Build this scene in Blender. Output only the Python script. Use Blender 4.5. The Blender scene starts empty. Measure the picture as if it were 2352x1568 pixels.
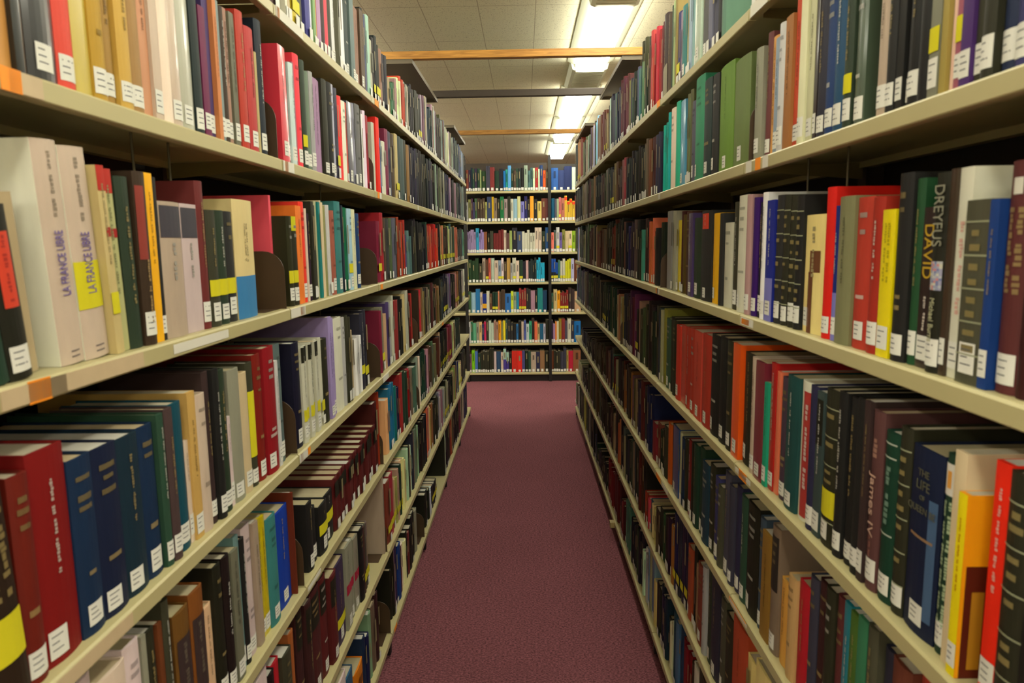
import bpy, math, random
from mathutils import Matrix, Vector
random.seed(11)
SC=bpy.context.scene
COL=SC.collection
# ---------------- camera ----------------
H=1.537                                   # camera height above the carpet
FPX,PITCH,YAW,ROLL=1614.4,0.1399,0.0186,-0.0132
def view_dir(px,py):
    "direction in the room of a point of the 2352 x 1568 frame"
    U=(px-1176)/FPX; V=(py-784)/FPX
    c,s=math.cos(ROLL),math.sin(ROLL); u=c*U+s*V; v=-s*U+c*V
    y,z,x=1.0,-v,u
    c,s=math.cos(PITCH),math.sin(PITCH); y,z=c*y+s*z,-s*y+c*z
    c,s=math.cos(YAW),math.sin(YAW); x,y=c*x-s*y,s*x+c*y
    return Vector((x,y,z))
fw=view_dir(1176,784).normalized()
rt=(view_dir(1276,784)-view_dir(1176,784)).normalized()
up=rt.cross(fw)
cam=bpy.data.objects.new('camera',bpy.data.cameras.new('camera')); COL.objects.link(cam)
M=Matrix.Identity(4)
for i in range(3): M[i][0]=rt[i]; M[i][1]=up[i]; M[i][2]=-fw[i]
M[0][3],M[1][3],M[2][3]=0,0,H
cam.matrix_world=M
cam.data.sensor_width=36; cam.data.lens=FPX*36/2352; cam.data.clip_start=.02
cam.data.dof.use_dof=True; cam.data.dof.focus_distance=4.5; cam.data.dof.aperture_fstop=8.0
SC.camera=cam
# ---------------- world, exposure ----------------
w=bpy.data.worlds.new('world'); SC.world=w; w.use_nodes=True
w.node_tree.nodes['Background'].inputs[0].default_value=(.9,.95,.8,1)
w.node_tree.nodes['Background'].inputs[1].default_value=.12
SC.view_settings.view_transform='Standard'; SC.view_settings.look='None'
SC.view_settings.exposure=-0.15; SC.view_settings.gamma=1.0; SC.view_settings.use_curve_mapping=False
SC.cycles.use_denoising=True
SC.cycles.max_bounces=6; SC.cycles.diffuse_bounces=3
LENS_STRENGTH=22.0
# ---------------- materials ----------------
def srgb(c):
    if isinstance(c,str): c=[int(x,16)/15 for x in c]
    return tuple((x/12.92 if x<=.04045 else ((x+.055)/1.055)**2.4) for x in c)
def nmat(name):
    m=bpy.data.materials.new(name); m.use_nodes=True
    nt=m.node_tree; return m,nt,nt.nodes['Principled BSDF']
def link(nt,a,b): nt.links.new(a,b)
def mat_plain(name,c,rough=.5,metal=0,noise=0,scale=30,bump=0,spec=.5):
    m,nt,p=nmat(name); c=srgb(c)
    p.inputs['Base Color'].default_value=(*c,1); p.inputs['Roughness'].default_value=rough
    p.inputs['Metallic'].default_value=metal; p.inputs['Specular IOR Level'].default_value=spec
    if noise or bump:
        tc=nt.nodes.new('ShaderNodeTexCoord'); n=nt.nodes.new('ShaderNodeTexNoise'); n.inputs['Scale'].default_value=scale; n.inputs['Detail'].default_value=4
        link(nt,tc.outputs['Object'],n.inputs['Vector'])
        if noise:
            mx=nt.nodes.new('ShaderNodeMix'); mx.data_type='RGBA'
            mx.inputs[6].default_value=(*[x*(1-noise) for x in c],1); mx.inputs[7].default_value=(*[min(1,x*(1+noise)) for x in c],1)
            link(nt,n.outputs['Fac'],mx.inputs[0]); link(nt,mx.outputs[2],p.inputs['Base Color'])
        if bump:
            b=nt.nodes.new('ShaderNodeBump'); b.inputs['Strength'].default_value=bump; b.inputs['Distance'].default_value=.002
            link(nt,n.outputs['Fac'],b.inputs['Height']); link(nt,b.outputs['Normal'],p.inputs['Normal'])
    return m
def mat_attr(name,rough,spec=.5,coat=0,wear=.12):
    m,nt,p=nmat(name); a=nt.nodes.new('ShaderNodeAttribute'); a.attribute_name='Col'
    tc=nt.nodes.new('ShaderNodeTexCoord'); n=nt.nodes.new('ShaderNodeTexNoise'); n.inputs['Scale'].default_value=60; n.inputs['Detail'].default_value=5
    mp=nt.nodes.new('ShaderNodeMapping'); mp.inputs['Scale'].default_value=(1,1,.25)
    link(nt,tc.outputs['Object'],mp.inputs[0]); link(nt,mp.outputs[0],n.inputs['Vector'])
    mr=nt.nodes.new('ShaderNodeMapRange'); mr.inputs[3].default_value=1-wear; mr.inputs[4].default_value=1+wear
    link(nt,n.outputs['Fac'],mr.inputs[0])
    v=nt.nodes.new('ShaderNodeVectorMath'); v.operation='SCALE'; link(nt,a.outputs['Color'],v.inputs[0]); link(nt,mr.outputs[0],v.inputs['Scale'])
    link(nt,v.outputs[0],p.inputs['Base Color'])
    p.inputs['Roughness'].default_value=rough; p.inputs['Specular IOR Level'].default_value=spec; p.inputs['Coat Weight'].default_value=coat; p.inputs['Coat Roughness'].default_value=.12
    return m
MC=mat_attr('book_cloth',.62,.35); MG=mat_attr('book_jacket_film',.38,.5,.35,.08); MP=mat_attr('paper',.8,.2,0,.1)
SHELF=mat_plain('shelf_enamel',(.69,.655,.48),.42,0,.05,9)
SHELFD=mat_plain('shelf_bracket_enamel',(.50,.45,.28),.5)
BROWN=mat_plain('brown_enamel',(.20,.155,.11),.5,0,.12,14)
DARK=mat_plain('backing_shade',(.10,.085,.065),.7)  # near-black colour standing in for the shade behind the books
BLACK=mat_plain('black_enamel',(.06,.055,.05),.5)
CHROME=mat_plain('chrome',(.7,.7,.7),.25,1)
WIRE=mat_plain('wire_steel',(.45,.43,.36),.4,.6)
LABEL=mat_plain('label_paper',(.82,.81,.76),.7)
ORANGE=mat_plain('orange_tape',(.95,.56,.08),.6)
TAPE=mat_plain('aged_tape',(.74,.66,.53),.6,0,.12,40)
HOUSING=mat_plain('fixture_enamel',(.78,.79,.70),.5)
def mat_lens():
    m,nt,p=nmat('diffuser_lens'); p.inputs['Base Color'].default_value=(.9,.9,.88,1)
    p.inputs['Emission Color'].default_value=(1,.965,.79,1); p.inputs['Emission Strength'].default_value=LENS_STRENGTH
    return m
LENS=mat_lens()
def mat_wood():
    m,nt,p=nmat('varnished_pine'); tc=nt.nodes.new('ShaderNodeTexCoord'); mp=nt.nodes.new('ShaderNodeMapping'); mp.inputs['Scale'].default_value=(1.2,18,18)
    n=nt.nodes.new('ShaderNodeTexNoise'); n.inputs['Scale'].default_value=6; n.inputs['Detail'].default_value=6; n.inputs['Distortion'].default_value=1.2
    r=nt.nodes.new('ShaderNodeValToRGB'); r.color_ramp.elements[0].position=.35; r.color_ramp.elements[0].color=(*srgb((.62,.42,.15)),1); r.color_ramp.elements[1].position=.65; r.color_ramp.elements[1].color=(*srgb((.78,.56,.24)),1)
    link(nt,tc.outputs['Object'],mp.inputs[0]); link(nt,mp.outputs[0],n.inputs['Vector']); link(nt,n.outputs['Fac'],r.inputs[0]); link(nt,r.outputs[0],p.inputs['Base Color']); p.inputs['Roughness'].default_value=.45
    return m
WOOD=mat_wood()
def mat_carpet():
    m,nt,p=nmat('maroon_carpet'); tc=nt.nodes.new('ShaderNodeTexCoord')
    mp=nt.nodes.new('ShaderNodeMapping'); mp.inputs['Scale'].default_value=(1,1.5,1); link(nt,tc.outputs['Object'],mp.inputs[0])
    n=nt.nodes.new('ShaderNodeTexNoise'); n.inputs['Scale'].default_value=110; n.inputs['Detail'].default_value=6; n.inputs['Roughness'].default_value=.8
    n2=nt.nodes.new('ShaderNodeTexNoise'); n2.inputs['Scale'].default_value=2.5; n2.inputs['Detail'].default_value=3
    link(nt,mp.outputs[0],n.inputs['Vector']); link(nt,tc.outputs['Object'],n2.inputs['Vector'])
    r=nt.nodes.new('ShaderNodeValToRGB'); r.color_ramp.elements[0].position=.38; r.color_ramp.elements[0].color=(*srgb((.26,.15,.172)),1); r.color_ramp.elements[1].position=.62; r.color_ramp.elements[1].color=(*srgb((.59,.365,.395)),1)
    link(nt,n.outputs['Fac'],r.inputs[0])
    mr=nt.nodes.new('ShaderNodeMapRange'); mr.inputs[3].default_value=.88; mr.inputs[4].default_value=1.12; link(nt,n2.outputs['Fac'],mr.inputs[0])
    v=nt.nodes.new('ShaderNodeVectorMath'); v.operation='SCALE'; link(nt,r.outputs[0],v.inputs[0]); link(nt,mr.outputs[0],v.inputs['Scale']); link(nt,v.outputs[0],p.inputs['Base Color'])
    b=nt.nodes.new('ShaderNodeBump'); b.inputs['Strength'].default_value=.6; b.inputs['Distance'].default_value=.004; link(nt,n.outputs['Fac'],b.inputs['Height']); link(nt,b.outputs['Normal'],p.inputs['Normal'])
    p.inputs['Roughness'].default_value=.95; p.inputs['Specular IOR Level'].default_value=.1
    return m
def mat_ceiling(x0,dx,y0,dy):
    m,nt,p=nmat('acoustic_tile'); tc=nt.nodes.new('ShaderNodeTexCoord'); sp=nt.nodes.new('ShaderNodeSeparateXYZ'); link(nt,tc.outputs['Object'],sp.inputs[0])
    def seam(o,a,d):
        s=nt.nodes.new('ShaderNodeMath'); s.operation='SUBTRACT'; link(nt,o,s.inputs[0]); s.inputs[1].default_value=a-d*50.5
        q=nt.nodes.new('ShaderNodeMath'); q.operation='MODULO'; link(nt,s.outputs[0],q.inputs[0]); q.inputs[1].default_value=d
        r=nt.nodes.new('ShaderNodeMath'); r.operation='SUBTRACT'; link(nt,q.outputs[0],r.inputs[0]); r.inputs[1].default_value=d/2
        u=nt.nodes.new('ShaderNodeMath'); u.operation='ABSOLUTE'; link(nt,r.outputs[0],u.inputs[0])
        c=nt.nodes.new('ShaderNodeMath'); c.operation='LESS_THAN'; link(nt,u.outputs[0],c.inputs[0]); c.inputs[1].default_value=.0022
        return c
    a=seam(sp.outputs[0],x0,dx); b=seam(sp.outputs[1],y0,dy)
    mx=nt.nodes.new('ShaderNodeMath'); mx.operation='MAXIMUM'; link(nt,a.outputs[0],mx.inputs[0]); link(nt,b.outputs[0],mx.inputs[1])
    vo=nt.nodes.new('ShaderNodeTexNoise'); vo.inputs['Scale'].default_value=150; vo.inputs['Detail'].default_value=2; link(nt,tc.outputs['Object'],vo.inputs['Vector'])
    lt=nt.nodes.new('ShaderNodeMath'); lt.operation='LESS_THAN'; link(nt,vo.outputs['Fac'],lt.inputs[0]); lt.inputs[1].default_value=.36
    m1=nt.nodes.new('ShaderNodeMix'); m1.data_type='RGBA'; m1.inputs[6].default_value=(*srgb((.88,.87,.76)),1); m1.inputs[7].default_value=(*srgb((.68,.66,.56)),1); link(nt,lt.outputs[0],m1.inputs[0])
    m2=nt.nodes.new('ShaderNodeMix'); m2.data_type='RGBA'; link(nt,m1.outputs[2],m2.inputs[6]); m2.inputs[7].default_value=(*srgb((.70,.67,.56)),1); link(nt,mx.outputs[0],m2.inputs[0])
    link(nt,m2.outputs[2],p.inputs['Base Color']); p.inputs['Roughness'].default_value=.9
    return m
# ---------------- mesh helpers ----------------
class MB:
    "collects coloured faces for ONE mesh object"
    def __init__(s): s.v=[];s.f=[];s.c=[];s.m=[]
    def face(s,pts,c=None,m=0):
        i=len(s.v); s.v+=[tuple(p) for p in pts]; s.f.append(tuple(range(i,i+len(pts)))); s.c.append(c); s.m.append(m)
    def box(s,x0,x1,y0,y1,z0,z1,c=None,m=0):
        i=len(s.v); s.v+=[(x,y,z) for x in (x0,x1) for y in (y0,y1) for z in (z0,z1)]
        for q in ((0,1,3,2),(4,6,7,5),(0,4,5,1),(2,3,7,6),(0,2,6,4),(1,5,7,3)): s.f.append(tuple(i+k for k in q)); s.c.append(c); s.m.append(m)
    def prism(s,poly,a0,a1,axis='z',c=None,m=0):
        "closed polygon extruded along an axis"
        n=len(poly); i=len(s.v)
        P=(lambda p,a:(p[0],p[1],a)) if axis=='z' else (lambda p,a:(p[0],a,p[1])) if axis=='y' else (lambda p,a:(a,p[0],p[1]))
        s.v+=[P(p,a0) for p in poly]+[P(p,a1) for p in poly]
        for k in range(n): s.f.append((i+k,i+(k+1)%n,i+n+(k+1)%n,i+n+k)); s.c.append(c); s.m.append(m)
        s.f.append(tuple(i+k for k in range(n))[::-1]); s.c.append(c); s.m.append(m)
        s.f.append(tuple(i+n+k for k in range(n))); s.c.append(c); s.m.append(m)
    def build(s,name,mats,parent=None,bevel=0):
        me=bpy.data.meshes.new(name); me.from_pydata(s.v,[],s.f); me.update()
        for m in (mats if isinstance(mats,(list,tuple)) else [mats]): me.materials.append(m)
        if any(s.m): me.polygons.foreach_set('material_index',s.m)
        if any(x is not None for x in s.c):
            at=me.color_attributes.new('Col','FLOAT_COLOR','CORNER'); buf=[]
            for f,c in zip(s.f,s.c):
                c=c or (.5,.5,.5); buf+=[*c,1]*len(f)
            at.data.foreach_set('color',buf)
        if name not in ('books',):
            import bmesh
            b=bmesh.new(); b.from_mesh(me); bmesh.ops.recalc_face_normals(b,faces=b.faces); b.to_mesh(me); b.free()
        o=bpy.data.objects.new(name,me); COL.objects.link(o)
        if parent: o.parent=parent
        if bevel:
            bv=o.modifiers.new('bevel','BEVEL'); bv.width=bevel; bv.segments=2; bv.limit_method='ANGLE'
        return o
def tag(o,label=None,cat=None,group=None,kind=None):
    if label: o['label']=label
    if cat: o['category']=cat
    if group: o['group']=group
    if kind: o['kind']=kind
    return o
def empty(name,loc=(0,0,0),rz=0):
    o=bpy.data.objects.new(name,None); COL.objects.link(o); o.location=loc; o.rotation_euler=(0,0,rz); o.empty_display_size=.1; return o
def bar(p,q,r,n=8):
    "tube between two points as an MB"
    m=MB(); p=Vector(p); q=Vector(q); d=(q-p).normalized(); a=d.orthogonal().normalized(); b=d.cross(a)
    i=0; ring=[(a*math.cos(t)+b*math.sin(t))*r for t in [k*2*math.pi/n for k in range(n)]]
    m.v=[tuple(p+x) for x in ring]+[tuple(q+x) for x in ring]
    for k in range(n): m.f.append((k,(k+1)%n,n+(k+1)%n,n+k)); m.c.append(None); m.m.append(0)
    m.f.append(tuple(range(n))); m.f.append(tuple(range(n,2*n))); m.c+=[None]*2; m.m+=[0]*2
    return m
# ---------------- layout of the stacks ----------------
W=(0.5235,0.4774); A=(0.0062,-0.0062); Y0=(1.5301,1.5342); BAY=.914; YF=7.70; INS=.012
Z=[[2.0360,1.7193,1.3998,1.0683,0.7507,0.4166,0.0940],[2.0082,1.6984,1.3762,1.0423,0.7272,0.4120,0.0940],[2.0870,1.7625,1.4289,1.1049,0.7719,0.4337,0.1038]]
ROT=(-A[0],math.pi-A[1],-math.pi/2)
ORG=(Vector((-W[0],0,0)),Vector((W[1],0,0)),Vector((0,YF,0)))
SGN=(1,-1,1)                               # local y = SGN * distance along the row
def world(side,t,o,z):
    c,s=math.cos(ROT[side]),math.sin(ROT[side]); y=SGN[side]*t
    return ORG[side]+Vector((c*o-s*y,s*o+c*y,z))
CEIL=H+1.165
# ---------------- room ----------------
XL,XR,YN,YE=-3.6,4.0,-2.2,12.0
m=MB(); m.box(XL,XR,YN,YE,-.1,0); tag(m.build('floor',mat_carpet()),kind='structure')
def on_ceiling(px,py,z=1.165):
    d=view_dir(px,py); return d*(z/d.z)
sx=[on_ceiling(x,0).x for x in (958,1096,1231)]
m=MB(); m.box(XL,XR,YN,YE,CEIL,CEIL+.1); tag(m.build('ceiling',mat_ceiling(sx[2],(sx[2]-sx[0])/2,on_ceiling(1300,10).y,.61)),kind='structure')
WALL=mat_plain('wall_paint',(.72,.70,.62),.85,0,.03,3)
for nm,b in (('wall_left',(XL-.1,XL,YN,YE)),('wall_right',(XR,XR+.1,YN,YE)),('wall_far',(XL,XR,YE,YE+.1)),('wall_near',(XL,XR,YN-.1,YN))):
    m=MB(); m.box(*b,0,CEIL); tag(m.build(nm,WALL),kind='structure')
# ---------------- ceiling lights ----------------
lx0=on_ceiling(1338,113,1.095).x; lx1=on_ceiling(1412,113,1.095).x; LXC=(lx0+lx1)/2; LW=(lx1-lx0)
def fixture(x,y0,label,group='fluorescent lights along the ceiling',l=1.235):
    r=tag(empty('ceiling_light',(x,y0+l/2,CEIL-.075)),label,'ceiling light',group)
    a=LW/2
    m=MB(); m.prism([(-a-.055,.074),(-a-.055,.068),(-a-.012,.052),(a+.012,.052),(a+.055,.068),(a+.055,.074)],-l/2,l/2,'y'); m.build('housing',HOUSING,r)
    m=MB(); m.prism([(-a-.004,.05),(-a,.02),(-a+.008,.004),(-a+.02,0),(a-.02,0),(a-.008,.004),(a,.02),(a+.004,.05)],-l/2+.012,l/2-.012,'y'); m.build('diffuser',LENS,r)
    for e in (-1,1):
        m=MB(); m.box(-a-.004,a+.004,min(e*(l/2-.012),e*l/2),max(e*(l/2-.006),e*l/2),.03,.052); m.build('end_cap',HOUSING,r)
    return r
def filler(x,y0,y1,label):
    a=LW/2; m=MB(); m.prism([(-a-.035,.074),(-a-.02,.02),(-a,.012),(a,.012),(a+.02,.02),(a+.035,.074)],0,y1-y0,'y')
    for k in range(int((y1-y0)/.035)): m.box(-a,a,.012+k*.035,.02+k*.035,.006,.012)
    o=m.build('fixture_filler',HOUSING); o.location=(x,y0,CEIL-.075); tag(o,label,'light fitting'); return o
nm=['above the aisle mouth','over the front bay of the right bookcase','nearest one in view, crossed by the first wooden brace','between the dark brace and the second wooden brace','beyond the second wooden brace','last one, just above the far bookcase']
for (y,t) in zip((.66,2.02,3.545,5.50,6.84,8.38),nm): fixture(LXC,y,'white fluorescent ceiling light '+t,None)
filler(LXC,4.785,5.495,'grey ribbed panel joining two ceiling lights above the dark brace')
filler(LXC,3.262,3.54,'grey ribbed panel at the top edge, before the first ceiling light in view')
for x,s in ((LXC-1.75,'left'),(LXC+1.75,'right'),(LXC-3.4,'far left'),(LXC+3.1,'far right')):
    for y in (.66,2.02,3.54,5.5,6.84,8.38): fixture(x,y,'white fluorescent ceiling light hidden over the next aisle, %s'%s,'fluorescent lights over the neighbouring aisles')
for x in (-2.6,-1.3,0,1.3,2.6):  # unseen fixtures added to light both rows of near spines evenly
    for y in (-.9,-2.0): fixture(x,y,'added unseen fluorescent fill light behind the aisle mouth','added fill lights behind the aisle mouth',1.0)
# ---------------- bookcases ----------------
SH_D=.262
def shelf_poly():
    return [(-SH_D,-.002),(-SH_D,.0),(-.003,.0),(0,-.003),(0,-.0235),(-.0015,-.025),(-.016,-.025),(-.016,-.022),(-.0035,-.022),(-.0035,-.0045),(-.03,-.003),(-SH_D+.02,-.003),(-SH_D+.02,-.016),(-SH_D,-.016)]
def bookcase(side,j0,j1,base,label):
    r=tag(empty('bookcase',ORG[side],ROT[side]),label,'bookcase')
    s=SGN[side]; ends=[base+j*BAY for j in range(j0,j1+1)]
    shelves={}
    ztop=Z[side][0]+.36
    for j in range(j0,j1):
        a,b=sorted((s*(base+j*BAY+.0025),s*(base+(j+1)*BAY-.0025)))
        for k,z in enumerate(Z[side]):
            m=MB(); m.prism([(x,z+y) for x,y in shelf_poly()],a,b,'y')
            shelves[(j,k)]=m.build('shelf',SHELF,r)
        m=MB(); m.box(-.292,-.287,a,b,.03,ztop-.36 if side!=2 else ztop-.30); m.build('added_backing',DARK,r)  # dark sheet added to block light from behind and deepen the gaps
        m=MB(); m.box(-.045,-.038,a,b,0,Z[side][6]-.026); m.build('kick_plate',BLACK if side==2 else BROWN,r)
    for t in ends:
        y=s*t
        if side==2:
            m=MB(); m.box(-.03,.002,y-.016,y+.016,0,Z[2][0]+.33); m.prism([(y-.016,Z[2][0]+.33),(y+.016,Z[2][0]+.33),(y+.006,Z[2][0]+.375),(y-.006,Z[2][0]+.375)],-.03,.002,'x'); m.build('post',BLACK,r)
        else:
            m=MB(); m.box(-.287,-.25,y-.018,y+.018,0,Z[side][0]+.30); m.build('post',BROWN,r)
            for k,z in enumerate(Z[side]):
                m=MB(); m.prism([(-.25,z-.005),(-.03,z-.005),(-.03,z-.02),(-.12,z-.028),(-.25,z-.038)],y-.0018,y+.0018,'y'); m.build('shelf_bracket',SHELFD,r)
            m=MB(); m.box(-.25,-.006,y-.014,y+.014,.012,Z[side][6]-.028); ft=m.build('foot',BLACK,r,.004)
            g=bar((-.03,y,0),(-.03,y,.014),.014,12).build('glide',CHROME,ft)
    return r,shelves
BL,SL=bookcase(0,-1,5,Y0[0],'long beige steel bookcase down the left of the aisle')
BR,SR=bookcase(1,-1,5,Y0[1],'long beige steel bookcase down the right of the aisle')
FJ=0.2804
BF,SF=bookcase(2,-2,2,FJ,'beige steel bookcase closing the far end of the aisle')
# far bookcase header strip behind its top books
m=MB(); m.box(-.286,-.27,FJ-2*BAY,FJ-.02,Z[2][0]+.16,Z[2][0]+.318); m.build('header_strip',BROWN,BF)
m=MB(); m.box(-.286,-.27,FJ+.02,FJ+2*BAY,Z[2][0]+.16,Z[2][0]+.30); m.build('header_strip',BLACK,BF)
for side,r in ((0,BL),(1,BR)):
    for j in (2,4):
        a,b=sorted((SGN[side]*(Y0[side]+j*BAY+.002),SGN[side]*(Y0[side]+(j+1)*BAY-.002)))
        zt=H+.836; d=.27
        m=MB(); m.prism([(-d,zt-.002),(-d,zt+.002),(0,zt+.002),(.0,zt-.018),(-.012,zt-.018),(-.012,zt-.015),(-.003,zt-.015),(-.003,zt-.002)],a,b,'y')
        m.box(-d,-.003,a,a+.003,zt-.018,zt); m.box(-d,-.003,b-.003,b,zt-.018,zt)
        m.build('canopy',mat_plain('canopy_enamel',(.40,.36,.29),.5),r)
        for e in (a+.004,b-.004-.003):
            m=MB(); m.box(-.28,-.22,e,e+.003,Z[side][0]+.26,zt-.002); m.build('canopy_bracket',BROWN,r)
# end panels at the far ends
for side,r in ((0,BL),(1,BR)):
    t=SGN[side]*(Y0[side]+5*BAY+.012); m=MB(); m.box(-.287,-.20,min(t,t+SGN[side]*.012),max(t,t+SGN[side]*.012),0,Z[side][0]+.3)
    m.build('end_post',BROWN,r)
# braces lying across the tops
def brace(Y,py0,py1,mat,label,cat,name):
    d0=view_dir(1200,py1); d1=view_dir(1200,py0); z0=H+Y*d0.z/d0.y; z1=H+Y*d1.z/d1.y
    z0=H+.8385; z1=max(z1,z0+.02)
    m=MB(); m.box(-.82,.80,-.019,.019,0,z1-z0); o=m.build(name,mat,None,.002); o.location=(0,Y,z0); o.rotation_euler=(0,0,-.004); return tag(o,label,cat)
brace(Y0[0]+2*BAY+.02,115,138,WOOD,'varnished pine brace across the bookcase tops, larger and nearer','brace','wooden_brace')
brace(Y0[0]+3*BAY-.03,206,217,BROWN,'thin dark brown metal brace across the bookcase tops','brace','metal_brace')
brace(5.68,298,312,WOOD,'varnished pine brace across the bookcase tops, smaller and farther','brace','wooden_brace')
# ---------------- shelf labels (paper and tape on the shelf fronts) ----------------
def on_lip(side,px,py):
    "distance along the row of a point of the frame lying on the shelf fronts"
    d=view_dir(px,py); sg=-1 if side==0 else 1
    return sg*W[side]/(d.x-A[side]*d.y)*d.y
def strip(side,k,px,py,length,h,mat,name,dz=-.0125,slant=0):
    t=on_lip(side,px,py)
    j=max(-1,min(4,math.floor((t-Y0[side])/BAY))); sh=(SL,SR)[side][(j,k)]; s=SGN[side]; z=Z[side][k]+dz
    m=MB(); y0,y1=s*t,s*(t+length)
    m.prism([(y0,z-h/2),(y1,z-h/2),(y1+s*slant,z+h/2),(y0+s*slant,z+h/2)],.0004,.0010,'x')
    return m.build(name,mat,sh)
for a in [(0,1,650,375,.07,.022,LABEL),(0,1,654,375,.02,.022,ORANGE),(0,2,668,715,.10,.02,LABEL),(0,2,690,712,.03,.018,ORANGE),(0,2,398,800,.19,.014,LABEL),
          (0,2,64,900,.035,.0245,ORANGE),(0,2,95,880,.2,.02,TAPE),(0,2,0,915,.1,.02,TAPE),(0,3,688,1050,.06,.018,LABEL),(0,3,690,1042,.02,.018,ORANGE),(0,3,706,1030,.02,.016,ORANGE),
          (0,4,708,1360,.10,.010,LABEL),(0,3,110,1545,.16,.018,TAPE),(0,0,632,20,.18,.022,LABEL),(0,0,633,20,.02,.022,ORANGE),(0,0,860,225,.07,.022,ORANGE),(0,0,868,232,.04,.02,LABEL),
          (0,1,867,447,.03,.022,ORANGE),(0,1,872,449,.03,.022,LABEL),(0,1,959,479,.03,.022,LABEL),(0,1,1013,494,.05,.022,LABEL),(0,2,874,664,.04,.018,ORANGE),
          (0,3,1015,743,.08,.016,ORANGE),(0,3,880,877,.1,.02,LABEL),(0,6,906,1452,.05,.016,ORANGE),(0,1,22,205,.05,.022,TAPE),(0,1,2,205,.03,.0235,ORANGE),
          (1,0,1725,20,-.10,.0235,LABEL),(1,0,1516,230,.05,.022,ORANGE),(1,1,1714,388,-.035,.0235,LABEL),(1,1,1735,388,-.03,.0235,ORANGE),(1,1,1752,378,-.03,.0235,LABEL),
          (1,1,1516,450,.03,.02,LABEL),(1,2,1512,664,.04,.018,ORANGE),(1,2,1514,674,.04,.018,LABEL),(1,2,1702,740,-.08,.016,LABEL),(1,2,1704,732,-.05,.012,ORANGE),
          (1,3,1690,1080,-.1,.01,LABEL),(1,3,1698,1078,-.05,.02,ORANGE),(1,4,1675,1385,-.12,.01,ORANGE),(1,4,1676,1395,-.12,.008,LABEL),(1,4,1508,1088,-.07,.018,ORANGE),(1,4,1520,1104,-.1,.012,LABEL)]:
    strip(a[0],a[1],a[2],a[3],a[4],a[5],a[6],'tape_strip' if a[6] is not LABEL else 'label_strip')
o=tag((lambda m:(m.box(-.012,.012,-.02,.02,0,.03),m.build('clip',mat_plain('beige_plastic',(.62,.55,.36),.5),None,.002))[1])(MB()),'small beige plastic clip at the foot of the right bookcase front','clip')
tt=on_lip(1,1411,1222); o.location=world(1,tt,.012,Z[1][6]-.03)
# ---------------- bookends ----------------
BE=mat_plain('bookend_brown',(.27,.20,.13),.45,0,.1,20)
BEG=mat_plain('bookend_grey',(.55,.52,.44),.4)
BAYN=('front','second','third','fourth','fifth','last'); ROWN=('top','second','third','fourth','fifth','sixth','bottom')
def bookend(side,k,px,py,mat,label,h=.125,d=.115):
    t=on_lip(side,px,py) if py else px
    pts=[(-d,0),(-.006,0),(-.006,h-.045)]
    for q in range(1,7):
        a=q/6*math.pi/2; pts.append((-.006-.045*(1-math.cos(a)),h-.045+.045*math.sin(a)))
    for q in range(0,6):
        a=q/5*math.pi/2; pts.append((-d+.04*(1-math.sin(a)),h-.04+.04*math.cos(a)))
    r=empty('bookend',world(side,t,0,Z[side][k]+.0005),ROT[side])
    m=MB(); m.prism([(x,z) for x,z in pts],-.001,.001,'y'); m.build('upright_plate',mat,r)
    m=MB(); e=SGN[side]; m.box(-d+.02,-.02,min(0,-e*.09),max(0,-e*.09),-.0004,-.0001); m.build('base_plate',mat,r)
    return tag(r,label,'bookend')
for a in [(0,1,646,375),(0,1,864,440),(0,2,664,700),(0,2,871,640),(0,3,684,950),(0,3,878,850),(0,3,963,770),(0,4,703,1300),(0,4,884,1040),(0,4,966,900),(0,5,892,1230),(0,6,900,1420),(0,6,977,1200),
          (1,0,1519,200),(1,1,1714,330),(1,2,1513,640),(1,3,1422,770),(1,5,1502,1250)]:
    j=max(0,min(4,round((on_lip(a[0],a[2],a[3])-Y0[a[0]])/BAY)))
    bookend(*a,BEG if a[:3]==(1,0,1519) else BE,'%s steel bookend, %s shelf, end of the %s bay, %s bookcase'%('grey' if a[:3]==(1,0,1519) else 'brown',ROWN[a[1]],BAYN[j],('left','right')[a[0]]))
# wire hooks hanging under shelves
def wire_hook(side,k,px,py,ln,where):
    t=on_lip(side,px,py); s=SGN[side]
    r=empty('wire_support',world(side,t,-.10,Z[side][k]-.003),ROT[side])
    b=bar((0,0,-ln),(0,0,0),.0022).build('rod',WIRE,r); bar((0,0,-ln),(-.08,0,-ln),.0022).build('foot_rod',WIRE,r)
    return tag(r,'thin wire book support hanging under the %s'%where,'wire support')
wire_hook(0,1,520,380,.10,'second shelf near its joint, left bookcase'); wire_hook(0,1,450,375,.07,'second shelf above the dark red books, left bookcase')
wire_hook(0,2,812,720,.09,'third shelf, second bay, left bookcase'); wire_hook(0,1,812,450,.08,'second shelf over the green books, left bookcase')
wire_hook(1,1,1740,420,.08,'second shelf beside the orange tape, right bookcase'); wire_hook(1,1,1815,410,.08,'second shelf above the red book, right bookcase')
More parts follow.
